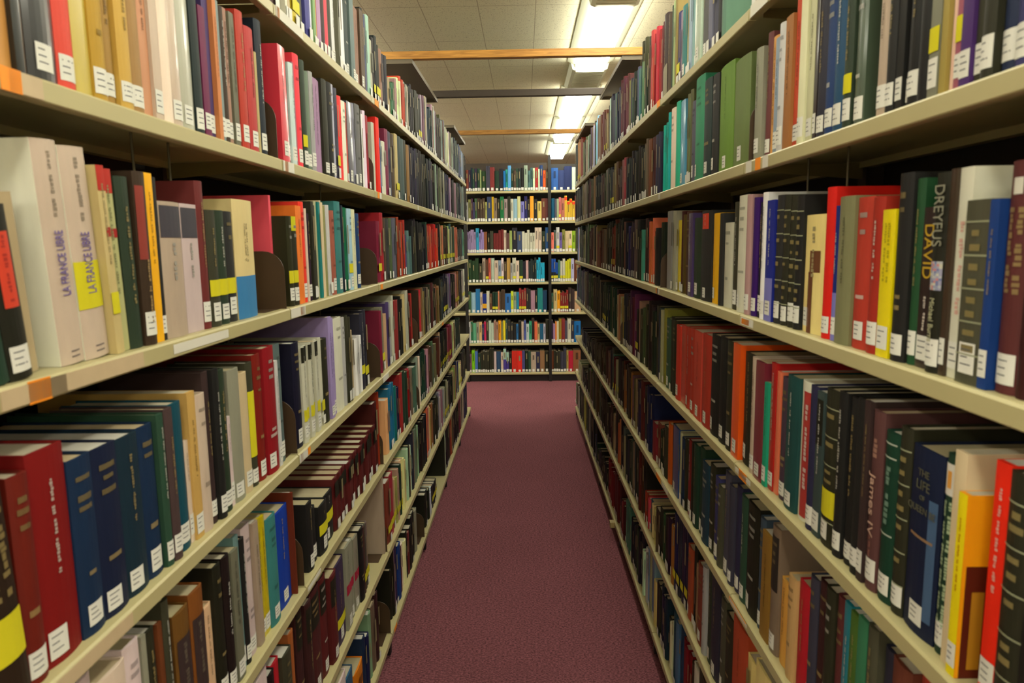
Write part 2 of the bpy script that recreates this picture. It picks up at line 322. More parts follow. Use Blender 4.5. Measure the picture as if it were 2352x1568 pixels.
# ---------------- books ----------------
def seg(w,n,hard):
    "y positions across the spine and how far the spine bulges there"
    b=(.0045 if hard else .0012)*min(1,w/.03)
    return [(-w/2+w*i/n, b*(1-(2*i/n-1)**2)) for i in range(n+1)]
def patch(m,w,hard,y0,y1,z0,z1,c,off=.0007,n=5):
    y0=max(y0,-w/2+.0004); y1=min(y1,w/2-.0004); b=(.0045 if hard else .0012)*min(1,w/.03)
    ys=[y0+(y1-y0)*i/n for i in range(n+1)]; X=lambda y:b*(1-(2*y/w)**2)+off
    for p,q in zip(ys,ys[1:]): m.face([(X(p),p,z0),(X(q),q,z0),(X(q),q,z1),(X(p),p,z1)],c)
def lit(c,k=1.0): return tuple(min(.84,x**1.16*GAIN*k) for x in srgb(c))
GAIN=.95
def cover_geo(m,w,h,d,c,hard,mat=0,n=6):
    t=.0028 if hard else .0007
    t=min(t,w*.25); pr=.003 if hard else 0
    sp=seg(w,n,hard)
    poly=[(-d,-w/2)]+[(b-(.0045*min(1,w/.03) if hard else .001),y) for y,b in sp]+[(-d,w/2),(-d,w/2-t)]+[(-.006,w/2-t),(-.006,-w/2+t)]+[(-d,-w/2+t)]
    # spine front at x~0
    m.prism(poly,0,h,'z',c,mat)
    return t,pr
def pages_geo(m,w,h,d,t,pr,hard,c,mat=0):
    z=.003 if hard else .0004
    m.box(-d+pr+.001,-.0065,-w/2+t+.0002,w/2-t-.0002,z,h-z,c,mat)
def xb(w,hard): return (.0045*min(1,w/.03)) if hard else .001
PAGE=['ddc8a0','e6dcc0','cfc29a','ece8da','d8cba6']
def page_col(r): q=r.choice(PAGE); return tuple(x*.62 for x in srgb([int(q[i:i+2],16)/255 for i in (0,2,4)]))
def label_marks(m,w,hard,y0,y1,z0,z1,r,off):
    g=(.12,.12,.13); n=3
    for i in range(n):
        z=z1-(z1-z0)*(.2+.24*i); L=(y1-y0)*r.uniform(.35,.7); a=y0+(y1-y0)*.12
        patch(m,w,hard,a,a+L,z-.0014,z,g,off,2)
def title_marks(m,w,h,hard,c,r,z0,z1,width=None,cols=1,horiz=False):
    "rows of small illegible letter marks along the spine"
    for q in range(cols):
        lw=(width or min(.0065,w*.22)); cy=(q-(cols-1)/2)*lw*1.35
        if horiz:
            z=z1
            while z>z0:
                lh=r.uniform(.005,.008); L=w*r.uniform(.3,.6); patch(m,w,hard,-L/2,L/2,z-lh,z,c,.0008,3); z-=lh+r.uniform(.006,.02)
        else:
            z=z1
            while z>z0:
                for _ in range(r.randint(3,8)):
                    L=lw*r.uniform(.3,.62); a=r.uniform(0,.3)*lw
                    if z-L<z0: break
                    patch(m,w,hard,cy-lw/2+a,cy+lw/2-r.uniform(0,.3)*lw,z-L,z,c,.0008,2); z-=L*r.uniform(1.15,1.5)
                z-=lw*.8
def text_on(root,body,size,mat,y,z,mode,name='title_lettering',sx=1.0,x=.0012,align='CENTER',fit=None):
    cu=bpy.data.curves.new(name,'FONT'); cu.body=body; cu.size=size; cu.extrude=.0002; cu.align_x=align; cu.align_y='CENTER'; cu.materials.append(mat)
    o=bpy.data.objects.new(name,cu); COL.objects.link(o); o.parent=root
    n=Vector((1,0,0)); r_=Vector((0,0,-1)) if mode=='down' else Vector((0,0,1)) if mode=='up' else Vector((0,1,0)); u=n.cross(r_)
    R=Matrix.Identity(4)
    for i in range(3): R[i][0]=r_[i]*sx; R[i][1]=u[i]; R[i][2]=n[i]
    R[0][3],R[1][3],R[2][3]=x,y,z
    bpy.context.view_layer.update()
    if fit and o.dimensions.x>0:
        k=fit/o.dimensions.x
        for i in range(3): R[i][0]*=k
    me=bpy.data.meshes.new_from_object(o); me.transform(R); me.name=name
    bpy.data.objects.remove(o); bpy.data.curves.remove(cu)
    o=bpy.data.objects.new(name,me); COL.objects.link(o); o.parent=root; return o
YEL=(.60,.55,.015); WHT=(.72,.72,.66)
def lum(c): return sum(int(x,16) for x in c)/45
def tc(s): return mat_plain('ink_'+s,s,.5)
def book(i,side,row,t,w,h,ins,d,col,fl,label):
    r=random.Random(i*7+3); hard=(w>.024 and r.random()<.75) or 'g' not in fl and lum(col)<.3 and w>.018
    c=lit(col); lean=0; flags=fl
    for f in fl:
        if f[0]=='l' and f[1:2].isdigit(): lean=float(f[1:])
    gl='g' in fl or (r.random()<.35 and not hard)
    MM=MG if gl else MC
    pc=page_col(r); off=-xb(w,hard)-.0
    me=MB(); tk,pr=cover_geo(me,w,h,d,c,hard)
    def shift(m):
        m.v=[(x-xb(w,hard),y,z) for x,y,z in m.v]; return m
    # coloured bands belong to the cover itself
    deco=MB()
    for f in fl:
        if f[:2]=='bb' and len(f)==5: patch(deco,w,hard,-w/2,w/2,.0,h*.36,lit(f[2:]),.0004)
        if f[:2]=='tt' and len(f)>=5: patch(deco,w,hard,-w/2,w/2,h*.84,h,lit(f[-3:]),.0004)
        if f[:2]=='tb' and f not in('tb331',): patch(deco,w,hard,-w*.42,w*.42,h*.64,h*.95,lit(f[2:]),.0005)
        if f[:2]=='sp' and len(f)==5: patch(deco,w,hard,-w/2,w/2,0,h,lit(f[2:]),.0003)
        if f=='WH': patch(deco,w,hard,-w*.2,w*.2,h*.86,h*.93,(.6,.58,.5),.0008)
        if f=='sd':
            for q,(xa,xb_,za,zb,cc) in enumerate(((-.16,-.004,0,.62,'620'),(-.026,-.012,.05,.48,'b82'))): deco.face([(xa,w/2+.0003*(q+1),h*za),(xb_,w/2+.0003*(q+1),h*za),(xb_,w/2+.0003*(q+1),h*zb),(xa,w/2+.0003*(q+1),h*zb)],lit(cc))
        if f=='tb331': patch(deco,w,hard,-w/2,w/2,h*.87,h,lit('b32'),.0005); patch(deco,w,hard,-w*.1,w/2,h*.63,h*.68,lit('a22'),.0005)
    root=tag(None or me.build('book',MM),label,'book','books on the shelves')
    loc=world(side,t+w/2,-ins,Z[side][row]+.0004)
    root.location=loc; root.rotation_euler=(0,0,ROT[side])
    if lean:
        a=math.radians(lean)*SGN[side]; root.rotation_euler=(a if side==0 else -a,0,ROT[side]); root.location.z+=w/2*math.sin(abs(a))
    m=MB(); pages_geo(m,w,h,d,tk,pr,hard,pc); m.build('page_block',MP,root)
    if deco.f: shift(deco).build('title_band' ,MM,root)
    ly0,ly1=(-min(w*.46,.0135),min(w*.46,.0135))
    lz=.008+r.uniform(0,.006); lh=r.uniform(.026,.034)
    if w>.045: k=r.choice((-1,0,0)); ly0+=k*(w/2-.018); ly1+=k*(w/2-.018)
    if 'n' not in fl:
        m=MB(); patch(m,w,hard,ly0,ly1,lz,lz+lh,(.68,.68,.62),.0007); label_marks(m,w,hard,ly0,ly1,lz,lz+lh,r,.0009); shift(m).build('call_number_label',MP,root)
    for f in fl:
        if f in('Y','Y9','Y5','Y4','Y3'):
            m=MB(); zz,hh={'Y':(.052,.028),'Y9':(.06,.13),'Y5':(.062,.058),'Y4':(.05,.045),'Y3':(.05,.05)}[f]
            patch(m,w,hard,-w/2,w/2,zz,zz+hh,YEL,.0011); shift(m).build('yellow_sticker',MP,root)
        if f=='cr':
            m=MB(); patch(m,w,hard,-w*.5,w*.5,h*.42,h*.54,(.35,.01,.04),.0008); shift(m).build('red_label',MP,root)
    dark=lum(col)<.42
    ink=(.32,.24,.09) if dark and r.random()<.6 else (.55,.54,.48) if dark else tuple(x*.22 for x in c)
    ink=tuple(.6*a_+.4*b_ for a_,b_ in zip(ink,c))
    special=[f for f in fl if f in('DV','MB','JM','QL','KT','GR','RT','BM','PK','BB','FR','KB','Pb')]
    z0=.10 if 'n' not in fl else .05
    if not special:
        if 'Rr' in fl: m=MB(); patch(m,w,hard,-w*.3,w*.3,h*(.42 if side==0 else .8),h*(.85 if side==0 else .97),(.62,.05,.02),.0006); title_marks(m,w,h,hard,(.35,.02,.01) if side==0 else (.5,.4,.35),r,h*.45 if side==0 else h*.83,h*.83 if side==0 else h*.95); shift(m).build('title_block',MM,root)
        elif 'Br' in fl: m=MB(); patch(m,w,hard,-w*.45,w*.05,h*.5,h*.92,(.24,.035,.025),.0006); title_marks(m,w,h,hard,(.3,.2,.08),r,h*.12,h*.5); shift(m).build('title_block',MM,root)
        elif 'x' not in fl and w>.012 and (r.random()<.8 or any(x in fl for x in ('W','G','GG','K','Kn','WB'))):
            m=MB()
            if 'GG' in fl:
                for q in range(5):
                    z=h*(.16+.18*q); patch(m,w,hard,-w/2,w/2,z,z+.0018,(.3,.32,.2),.0009); 
                    if q: title_marks(m,w,h,hard,(.2,.16,.06),r,z-.028,z-.008,horiz=True)
            elif hard and w>.028 and r.random()<.6 and not any(x in fl for x in('W','WB')): title_marks(m,w,h,hard,(ink[0]*.6,ink[1]*.6,ink[2]*.6) if dark else ink,r,h*.72,h*.9,horiz=True); title_marks(m,w,h,hard,ink,r,h*.30,h*.36,horiz=True)
            else: title_marks(m,w,h,hard,ink,r,max(z0,h*r.uniform(.25,.5)),h*r.uniform(.8,.93),width=(w*.3 if 'WB' in fl else None),cols=2 if ('WB' in fl or 'K' in fl and w>.03) else 1)
            shift(m).build('title_lettering',MM,root)
    for f in special:
        m=MB()
        if f=='DV':
            text_on(root,'DAVID',w*.85,tc('b92'),0,h*.73,'down',fit=h*.33); title_marks(m,w,h,hard,(.55,.5,.45),r,h*.22,h*.45,width=w*.2); shift(m).build('author_lettering',MM,root)
            n=MB(); n.v=[]; 
        if f=='MB':
            text_on(root,'DREYFUS',w*1.0,tc('887'),0,h*.79,'down',fit=h*.30); text_on(root,'Michael Burns',w*.5,tc('aa8'),0,h*.27,'down',fit=h*.22,name='author_lettering')
            rr=r
            for a_ in range(6):
                for b_ in range(12):
                    cc=rr.choice([(.25,.28,.4),(.4,.42,.45),(.5,.2,.2),(.15,.18,.35),(.5,.5,.4),(.3,.3,.42)])
                    patch(m,w,hard,-w*.42+w*.84*a_/6,-w*.42+w*.84*(a_+1)/6,h*(.42+.012*b_),h*(.432+.012*b_),cc,.0008,1)
            shift(m).build('cover_picture',MM,root)
        if f=='JM':
            text_on(root,'James IV',w*.62,tc('b98'),0,h*.48,'down',fit=h*.36); title_marks(m,w,h,hard,(.3,.16,.12),r,h*.72,h*.85,width=w*.4); title_marks(m,w,h,hard,(.28,.12,.09),r,h*.18,h*.32,width=w*.15); shift(m).build('small_lettering',MM,root)
        if f=='QL':
            for q,(b_,s_) in enumerate((('THE',.013),('LIFE',.017),('OF',.009),('QUEEN BE',.0125))): text_on(root,b_,s_,tc('554'),0,h*(.87-.065*q),'h',name='title_lettering')
            patch(m,w,hard,-w*.35,w*.35,h*.52,h*.535,(.25,.15,.08),.0008); patch(m,w,hard,w*.2,w*.42,h*.1,h*.75,(.05,.10,.2),.0006); shift(m).build('spine_band',MM,root)
        if f=='KT':
            patch(m,w,hard,-w*.45,w*.45,h*.80,h*.955,(.6,.58,.52),.0008); patch(m,w,hard,-w*.16,w*.18,h*.835,h*.92,(.6,.28,.05),.001); title_marks(m,w,h,hard,(.35,.45,.28),r,h*.14,h*.77,width=w*.32,cols=2); shift(m).build('title_panel',MM,root)
        if f=='GR':
            for q in (.93,.85,.40): patch(m,w,hard,-w*.48,w*.4,h*q,h*q+.002,(.4,.45,.38),.0008)
            title_marks(m,w,h,hard,(.13,.22,.17),r,h*.46,h*.8,width=w*.35); shift(m).build('spine_bars',MM,root)
        if f=='RT':
            patch(m,w,hard,-w*.12,w*.46,h*.03,h*.93,(.38,.035,.03),.0006); shift(m).build('title_panel',MM,root); m=MB(); title_marks(m,w,h,hard,(.6,.45,.42),r,h*.2,h*.84,width=w*.3); m.v=[(x,y+w*.17,z) for x,y,z in m.v]; shift(m).build('title_lettering',MM,root)
        if f=='BM':
            patch(m,w,hard,-w*.15,w*.3,h*.52,h*.7,(.13,.045,.015),.0007); patch(m,w,hard,-w*.2,w*.02,.0,h*.52,(.13,.045,.015),.0007); title_marks(m,w,h,hard,(.3,.25,.12),r,h*.4,h*.9,width=w*.14); shift(m).build('figure_print',MM,root)
        if f=='PK': title_marks(m,w,h,hard,(.62,.36,.3),r,h*.3,h*.75,width=w*.35); shift(m).build('title_lettering',MM,root)
        if f=='BB': patch(m,w,hard,-w*.46,w*.4,h*.5,h*.93,(.02,.015,.012),.0007); title_marks(m,w,h,hard,(.12,.09,.04),r,h*.7,h*.88,horiz=True); shift(m).build('title_block',MM,root)
        if f=='KB': patch(m,w,hard,-w*.4,w*.46,h*.3,h*.82,(.035,.02,.02),.0007); title_marks(m,w,h,hard,(.09,.07,.05),r,h*.4,h*.78,width=w*.25); shift(m).build('title_block',MM,root)
        if f=='Pb': patch(m,w,hard,-w*.46,w*.46,h*.74,h*.97,(.05,.045,.06),.0007); title_marks(m,w,h,hard,(.3,.28,.25),r,h*.42,h*.7,width=w*.16); shift(m).build('cover_picture',MM,root)
        if f=='FR':
            text_on(root,'LA FRANCE LIBRE',w*.46,tc('659'),0,h*.46,'up',fit=h*.29); title_marks(m,w,h,hard,(.25,.2,.15),r,h*.65,h*.95,width=w*.16); patch(m,w,hard,-w*.15,w*.2,h*.055,h*.062,(.15,.12,.12),.0008); patch(m,w,hard,-w*.15,w*.2,h*.03,h*.037,(.15,.12,.12),.0008); shift(m).build('small_lettering',MM,root)
    return root  # a thin black entry on the second left shelf fills a shaded gap
BOOKS='''L0 1576 61 274 16 187 1621 -
L0 1638 14 282 8 196 3548 -
L0 1653 22 296 17 182 2968 -
L0 1675 26 263 13 162 3257 -
L0 1702 52 231 11 161 3252 Y
L0 1754 51 284 16 158 1364 -
L0 1806 38 273 8 156 1369 -
L0 1844 23 245 18 161 3550 -
L0 1867 21 250 13 198 2215 -
L0 1889 29 244 15 197 3765 -
L0 1918 30 293 12 165 2971 -
L0 1949 31 240 11 153 1075 -
L0 1980 32 230 11 184 3414 -
L0 2013 33 287 11 174 1091 -
L0 2047 43 279 18 153 3549 - |white book, top shelf, second bay, left bookcase
L0 2090 20 282 8 192 1910 -
L0 2111 35 277 11 152 3531 -
L0 2149 37 247 11 155 3822 -
L0 2187 60 294 17 167 836 - |thick black book, top shelf, second bay, left bookcase
L0 2248 49 252 10 166 1928 - |grey book, top shelf, second bay, left bookcase
L0 2297 59 238 15 157 2422 - |first of two brown books, top shelf, second bay, left bookcase
L0 2357 54 246 8 158 1620 - |second of two brown books, top shelf, second bay, left bookcase
L0 2411 29 267 11 180 545 n
L0 2442 29 254 12 157 1111 n
L0 2472 29 265 17 158 1896 n
L0 2503 43 273 13 191 2763 -
L0 2547 54 208 17 197 3002 n
L0 2602 34 228 18 175 529 Y
L0 2637 34 242 15 159 290 Y
L0 2673 34 221 16 197 545 Y
L0 2709 51 217 15 174 2422 -
L0 2761 40 212 16 179 547 n
L0 2801 40 216 13 199 547 -
L0 2842 62 146 14 181 2711 n
L0 2905 37 138 11 164 1141 -
L0 2944 37 149 12 168 1124 -
L0 2983 30 171 9 191 2696 -
L0 3015 31 176 18 172 3259 -
L0 3048 30 189 13 199 3563 n
L0 3080 30 182 8 181 3547 -
L0 3112 32 210 13 162 3155 -
L0 3145 32 202 8 151 2882 n
L0 3177 32 193 8 157 2625 -
L0 3209 35 210 17 182 3821 -
L0 3245 34 213 17 150 579 -
L0 3281 34 212 15 177 2456 n
L0 3316 35 211 18 200 3531 -
L0 3352 28 221 15 157 289 n
L0 3380 27 234 12 170 530 n
L0 3409 27 217 18 182 289 -
L0 3437 27 215 14 169 273 n
L0 3465 40 229 17 190 802 -
L0 3507 40 233 11 169 818 -
L0 3549 40 240 13 152 818 -
L0 3591 40 234 12 171 818 -
L0 3633 45 214 17 164 835 Y
L0 3680 45 228 15 197 545 Y
L0 3727 37 256 15 159 2714 -
L0 3765 36 260 8 199 2151 -
L0 3803 36 255 10 168 579 n
L0 3841 35 272 10 163 2984 -
L0 3879 36 273 10 162 2457 n
L0 3917 36 273 18 179 2713 -
L0 3955 31 229 12 163 308 -
L0 3987 30 234 16 185 308 n
L0 4019 31 248 12 157 308 n
L0 4051 30 249 16 163 545 -
L0 4083 31 242 10 151 307 -
L0 4115 28 281 13 157 3243 -
L0 4144 28 271 10 197 2166 n
L0 4173 27 283 11 185 3275 -
L0 4201 28 260 10 168 2491 -
L0 4230 28 271 14 188 2731 -
L0 4259 27 268 13 176 2697 -
L0 4288 35 250 9 189 545 n
L0 4325 35 275 17 186 801 n
L0 4361 35 250 12 181 802 n,n
L0 4397 36 250 11 196 529 n
L0 4433 34 262 13 198 546 n
L0 4470 34 260 10 180 801 n,n
L0 4506 41 292 14 186 1636 -
L0 4548 41 264 11 192 2201 -
L0 4590 40 275 11 172 1091 n
L0 4632 41 275 8 188 1586 -
L0 4674 41 285 10 175 1656 n
L0 4715 32 277 13 188 2747 n
L0 4749 32 257 10 183 3001 -
L0 4783 32 252 11 173 2730 -
L0 4816 32 246 11 153 3290 -
L0 4850 32 273 16 153 2166 -
L0 4884 31 265 18 191 3002 -
L0 4917 32 245 10 164 3820 -
L0 4951 32 257 9 195 2987 n
L0 4984 33 262 10 152 1586 n
L0 5018 33 263 13 178 3004 -
L0 5052 43 264 8 163 2166 -
L0 5097 43 272 16 181 2199 -
L0 5142 42 251 17 156 2746 n
L0 5187 44 250 12 176 2473 -
L0 5233 43 259 11 173 1638 -
L0 5278 35 268 17 163 323 -
L0 5315 36 269 8 195 564 -
L0 5352 36 262 13 172 580 -
L0 5390 36 265 15 164 579 -
L0 5427 36 259 13 197 579 -
L0 5464 37 271 10 158 580 n
L0 5501 36 258 13 163 579 -
L0 5539 36 253 14 184 818 -
L0 5576 35 256 9 166 324 n
L0 5613 31 240 14 198 2166 n
L0 5645 31 247 14 197 836 n
L0 5677 31 261 10 169 566 -
L0 5709 31 278 14 182 822 n
L0 5742 31 259 15 182 838 n
L0 5774 31 267 15 198 821 n
L0 5806 31 266 13 190 1128 -
L0 5838 30 245 12 179 820 -
L0 5870 45 247 15 188 1126 -
L0 5917 45 249 13 167 1930 -
L0 5964 44 233 16 150 1639 -
L0 6011 45 248 13 161 1656 -
L0 6058 46 239 10 169 545 n
L0 6105 46 248 14 195 579 -
L1 738 22 250 15 160 3221 n |tan book, second shelf, front bay, left bookcase
L1 760 13 250 9 160 272 n |thin black book, second shelf, front bay, left bookcase
L1 774 11 210 17 177 2967 n |thin tan book, second shelf, front bay, left bookcase
L1 785 49 240 12 150 819 g |black book between tan and red, second shelf, front bay, left bookcase
L1 835 32 265 12 194 3412 - |red book between black and gold, second shelf, front bay, left bookcase
L1 867 31 210 15 195 3254 n |first of two gold books, second shelf, front bay, left bookcase
L1 898 29 240 9 195 2963 - |second of two gold books, second shelf, front bay, left bookcase
L1 928 28 235 16 173 2692 - |first of three tan books, second shelf, front bay, left bookcase
L1 957 30 265 9 163 3237 - |second of three tan books, second shelf, front bay, left bookcase
L1 987 32 240 12 190 2693 - |third of three tan books, second shelf, front bay, left bookcase
L1 1020 23 265 16 178 3223 n |beige book between tan and light grey, second shelf, front bay, left bookcase
L1 1043 22 265 11 160 3258 - |light grey book, second shelf, front bay, left bookcase
L1 1066 27 265 8 193 3804 n |white book, second shelf, front bay, left bookcase
L1 1093 32 225 9 168 3258 g |first of two light grey books, second shelf, front bay, left bookcase
L1 1125 51 235 14 191 3002 g |second of two light grey books, second shelf, front bay, left bookcase
L1 1177 28 250 12 157 563 - |black book between light grey and plum, second shelf, front bay, left bookcase
L1 1206 23 210 13 185 1829 - |plum book, second shelf, front bay, left bookcase
L1 1229 23 235 17 186 1351 - |purple book, second shelf, front bay, left bookcase
L1 1253 14 235 9 150 3205 n |thin terracotta book, second shelf, front bay, left bookcase
L1 1268 20 240 14 163 2201 - |grey book between terracotta and black, second shelf, front bay, left bookcase
L1 1288 20 235 13 180 1074 W |black book between grey and beige, second shelf, front bay, left bookcase
L1 1309 27 240 18 178 2695 - |beige book between black and grey, second shelf, front bay, left bookcase
L1 1337 22 240 16 165 1910 - |grey book between beige and red, second shelf, front bay, left bookcase
L1 1359 35 251 10 177 2883 - |red book between grey and salmon, second shelf, front bay, left bookcase
L1 1395 43 233 9 180 2884 W |salmon book, second shelf, front bay, left bookcase
L1 1439 12 196 11 170 2983 n
L1 1452 37 263 11 189 291 W |black book just after cream one, second shelf, front bay, left bookcase
L1 1569 45 246 9 240 3397 g |red book just before black one, second shelf, second bay, left bookcase
L1 1614 24 224 14 154 818 - |black book, second shelf, second bay, left bookcase
L1 1639 29 225 8 182 3293 - |white book between black and pinkish, second shelf, second bay, left bookcase
L1 1669 15 233 12 173 2663 n
L1 1685 42 257 12 164 3653 - |red book between pinkish and black, second shelf, second bay, left bookcase
L1 1728 33 253 10 184 835 Y |black book with yellow sticker, second shelf, second bay, left bookcase
L1 1762 29 235 11 155 1927 - |first of two grey books, second shelf, second bay, left bookcase
L1 1792 30 241 9 165 2730 - |second of two grey books between black and mauve, second shelf, second bay, left bookcase
L1 1822 81 238 17 220 2698 n |thick mauve book, second shelf, second bay, left bookcase
L1 1904 46 249 10 167 818 - |first of two black books, second shelf, second bay, left bookcase
L1 1951 42 251 9 173 546 - |second of two black books, second shelf, second bay, left bookcase
L1 1994 38 256 15 166 3004 - |light grey book, second shelf, second bay, left bookcase
L1 2032 26 252 9 194 1366 Y
L1 2059 38 237 11 164 3652 n |red book between dark grey and white, second shelf, second bay, left bookcase
L1 2097 45 231 11 175 3821 n |white book between red and red, second shelf, second bay, left bookcase
L1 2142 21 234 14 192 3156 -
L1 2164 60 243 14 183 1366 - |thick dark grey book, second shelf, second bay, left bookcase
L1 2225 39 248 9 171 2458 -
L1 2265 62 254 11 194 1911 - |second of two grey books between dark grey and black, second shelf, second bay, left bookcase
L1 2328 29 250 11 172 1091 n
L1 2359 29 240 13 165 3822 n,n
L1 2390 29 255 11 194 3806 n,n
L1 2421 50 246 13 190 2612 -
L1 2550 41 244 18 159 3275 n
L1 2591 56 269 11 184 3634 n
L1 2648 40 206 17 158 1146 -
L1 2688 58 199 12 156 3548 n,n
L1 2747 65 253 12 160 2101 -
L1 2813 66 254 15 194 1366 n
L1 2879 63 254 14 156 1347 n
L1 2944 64 264 11 167 3256 Y
L1 3008 72 264 10 151 1109 n
L1 3082 67 264 10 174 1382 -
L1 3150 57 268 11 200 1091 n
L1 3207 72 255 8 168 2420 -
L1 3281 40 264 12 156 547 n
L1 3322 40 256 11 188 531 -
L1 3363 39 264 12 162 275 n
L1 3405 40 255 11 190 275 n
L1 3446 40 268 11 179 532 n
L1 3488 40 274 11 190 547 n
L1 3529 40 260 13 182 291 n
L1 3570 43 279 12 164 529 n
L1 3615 42 278 11 199 273 n
L1 3659 42 270 15 190 546 n
L1 3704 44 274 13 172 545 n
L1 3748 42 277 11 174 545 n
L1 3793 43 255 18 182 1586 n,n
L1 3838 42 267 10 199 290 n
L1 3882 43 271 14 162 546 n,n
L1 3927 36 267 8 165 820 n
L1 3965 38 282 9 187 563 -
L1 4004 37 270 9 154 804 -
L1 4043 37 267 18 182 2166 -
L1 4082 38 273 18 195 819 -
L1 4121 37 262 9 184 819 -
L1 4160 35 269 17 195 3291 n
L1 4196 34 275 8 196 2473 n
L1 4231 33 283 14 161 3003 -
L1 4267 33 258 18 194 2473 -
L1 4302 29 280 11 166 1092 n
L1 4333 30 265 11 195 1636 n
L1 4363 29 278 17 174 1075 -
L1 4393 29 276 14 186 851 -
L1 4423 42 284 11 178 1910 -
L1 4466 41 260 11 158 2456 -
L1 4509 41 273 18 178 1091 -
L1 4551 43 278 14 171 818 n
L1 4596 44 273 10 175 2729 n
L1 4642 43 278 14 154 818 -
L1 4687 35 273 13 179 564 -
L1 4724 35 269 16 163 821 n
L1 4760 36 265 15 184 805 -
L1 4797 35 281 17 169 548 -
L1 4833 35 272 10 180 821 -
L1 4870 35 270 13 157 804 -
L1 4906 30 258 9 190 1879 -
L1 4938 29 256 9 195 2988 n
L1 4970 30 260 10 198 3243 -
L1 5001 30 271 12 184 2952 -
L1 5033 31 266 16 163 2714 -
L1 5065 41 279 18 158 273 -
L1 5107 40 262 10 156 530 n
L1 5150 41 258 17 182 546 -
L1 5192 41 264 15 166 529 -
L1 5235 42 284 16 200 545 n
L1 5277 43 258 11 169 2424 -
L1 5323 44 262 10 198 2424 -
L1 5370 44 260 12 196 2423 n
L1 5416 45 270 8 195 579 -
L1 5462 44 267 14 158 2987 -
L1 5509 35 269 13 183 275 n
L1 5545 35 284 14 152 547 -
L1 5581 35 257 15 151 291 -
L1 5617 35 283 9 172 291 n
L1 5653 34 262 8 173 548 -
L1 5689 34 257 14 192 276 -
L1 5725 35 261 13 167 547 n
L1 5761 41 284 14 192 1381 n
L1 5804 40 259 18 183 1638 n
L1 5847 41 271 15 170 1655 -
L1 5890 42 272 10 175 1655 -
L1 5933 42 281 10 151 2200 -
L1 5976 40 276 13 151 1108 -
L1 6019 41 278 13 170 1092 -
L2 677 27 195 9 188 579 l6,n |first of two black books just before yellow one, third shelf, front bay, left bookcase
L2 705 34 181 9 160 545 l5,Rr |second of two black books just before yellow one, third shelf, front bay, left bookcase
L2 739 8 198 41 191 3489 l4,n |thin yellow book, third shelf, front bay, left bookcase
L2 748 26 197 31 187 2984 l4,n,x |beige book, third shelf, front bay, left bookcase
L2 798 44 258 18 260 3821 l3.5,K,n,FR,spcba |first of two white books, third shelf, front bay, left bookcase
L2 842 50 256 17 197 3821 l3.5,K,n,Y5,FR,spcba |second of two white books, third shelf, front bay, left bookcase
L2 893 17 239 10 162 3256 l3,K,n,tb331,Y |beige book with yellow sticker, third shelf, front bay, left bookcase
L2 911 23 237 17 159 3000 l2.5,K,n,tb331 |cream book, third shelf, front bay, left bookcase
L2 935 31 230 13 192 835 n,l1.5,W |first of two black books between cream and orange, third shelf, front bay, left bookcase
L2 966 31 240 9 198 1074 Br |second of two black books between cream and orange, third shelf, front bay, left bookcase
L2 997 23 241 14 193 4017 n |orange book, third shelf, front bay, left bookcase
L2 1021 12 237 16 200 546 - |thin black book, third shelf, front bay, left bookcase
L2 1033 65 204 13 188 2985 n,Pb |thick beige book, third shelf, front bay, left bookcase
L2 1100 55 204 17 166 3259 n,Pb |thick light grey book, third shelf, front bay, left bookcase
L2 1155 28 243 14 152 1843 - |maroon book, third shelf, front bay, left bookcase
L2 1184 38 198 13 181 1091 Y |first of three black books, third shelf, front bay, left bookcase
L2 1222 36 199 14 182 835 Y |second of three black books, third shelf, front bay, left bookcase
L2 1259 41 199 17 195 819 Y |third of three black books, third shelf, front bay, left bookcase
L2 1300 92 223 15 200 3529 n,bb48b,K |thick cream book, third shelf, front bay, left bookcase
L2 1562 13 247 45 240 3943 n
L2 1576 30 202 11 200 817 Y |first of two black books, third shelf, second bay, left bookcase
L2 1606 30 202 10 198 818 Y,ttcc2 |second of two black books, third shelf, second bay, left bookcase
L2 1637 39 228 12 192 3715 n |orange book, third shelf, second bay, left bookcase
L2 1676 35 239 14 159 3651 - |red book, third shelf, second bay, left bookcase
L2 1712 14 225 14 168 3531 n
L2 1726 28 214 16 183 787 - |first of three black books, third shelf, second bay, left bookcase
L2 1755 21 244 11 150 818 -
L2 1777 21 236 15 198 818 -
L2 1799 19 247 17 184 3001 n
L2 1818 18 246 12 171 392 n
L2 1837 14 251 14 191 3530 n
L2 1852 15 247 14 187 3530 n
L2 1868 35 240 17 153 2454 n |olive book, third shelf, second bay, left bookcase
L2 1903 27 243 11 188 3276 -
L2 1931 41 230 13 156 2661 - |salmon book, third shelf, second bay, left bookcase
L2 1973 62 257 11 174 1160 - |thick teal book, third shelf, second bay, left bookcase
L2 2036 17 248 10 172 564 -
L2 2054 32 236 18 151 373 -
L2 2088 32 245 12 156 373 -
L2 2122 45 244 13 153 2765 Y |pale blue book with yellow sticker, third shelf, second bay, left bookcase
L2 2167 42 244 15 165 3547 n |white book, third shelf, second bay, left bookcase
L2 2210 49 233 12 159 327 - |blue book, third shelf, second bay, left bookcase
L2 2531 55 219 11 200 2084 Y,n
L2 2587 58 251 10 220 2595 -
L2 2646 53 234 12 197 1347 n
L2 2701 52 233 11 165 1092 -
L2 2755 52 238 10 182 1380 -
L2 2810 71 240 8 175 1639 n
L2 2882 58 242 16 173 545 n
L2 2940 39 248 13 160 2370 -
L2 2980 37 226 13 182 1842 n
L2 3019 32 230 13 192 2882 n
L2 3052 32 226 16 187 545 -
L2 3085 32 240 13 184 2610 -
L2 3118 48 175 15 161 1351 n,n
L2 3167 46 196 11 184 1672 n,n
L2 3216 46 172 8 187 1399 n,n
L2 3265 30 220 9 199 273 n
L2 3296 29 241 10 164 273 n
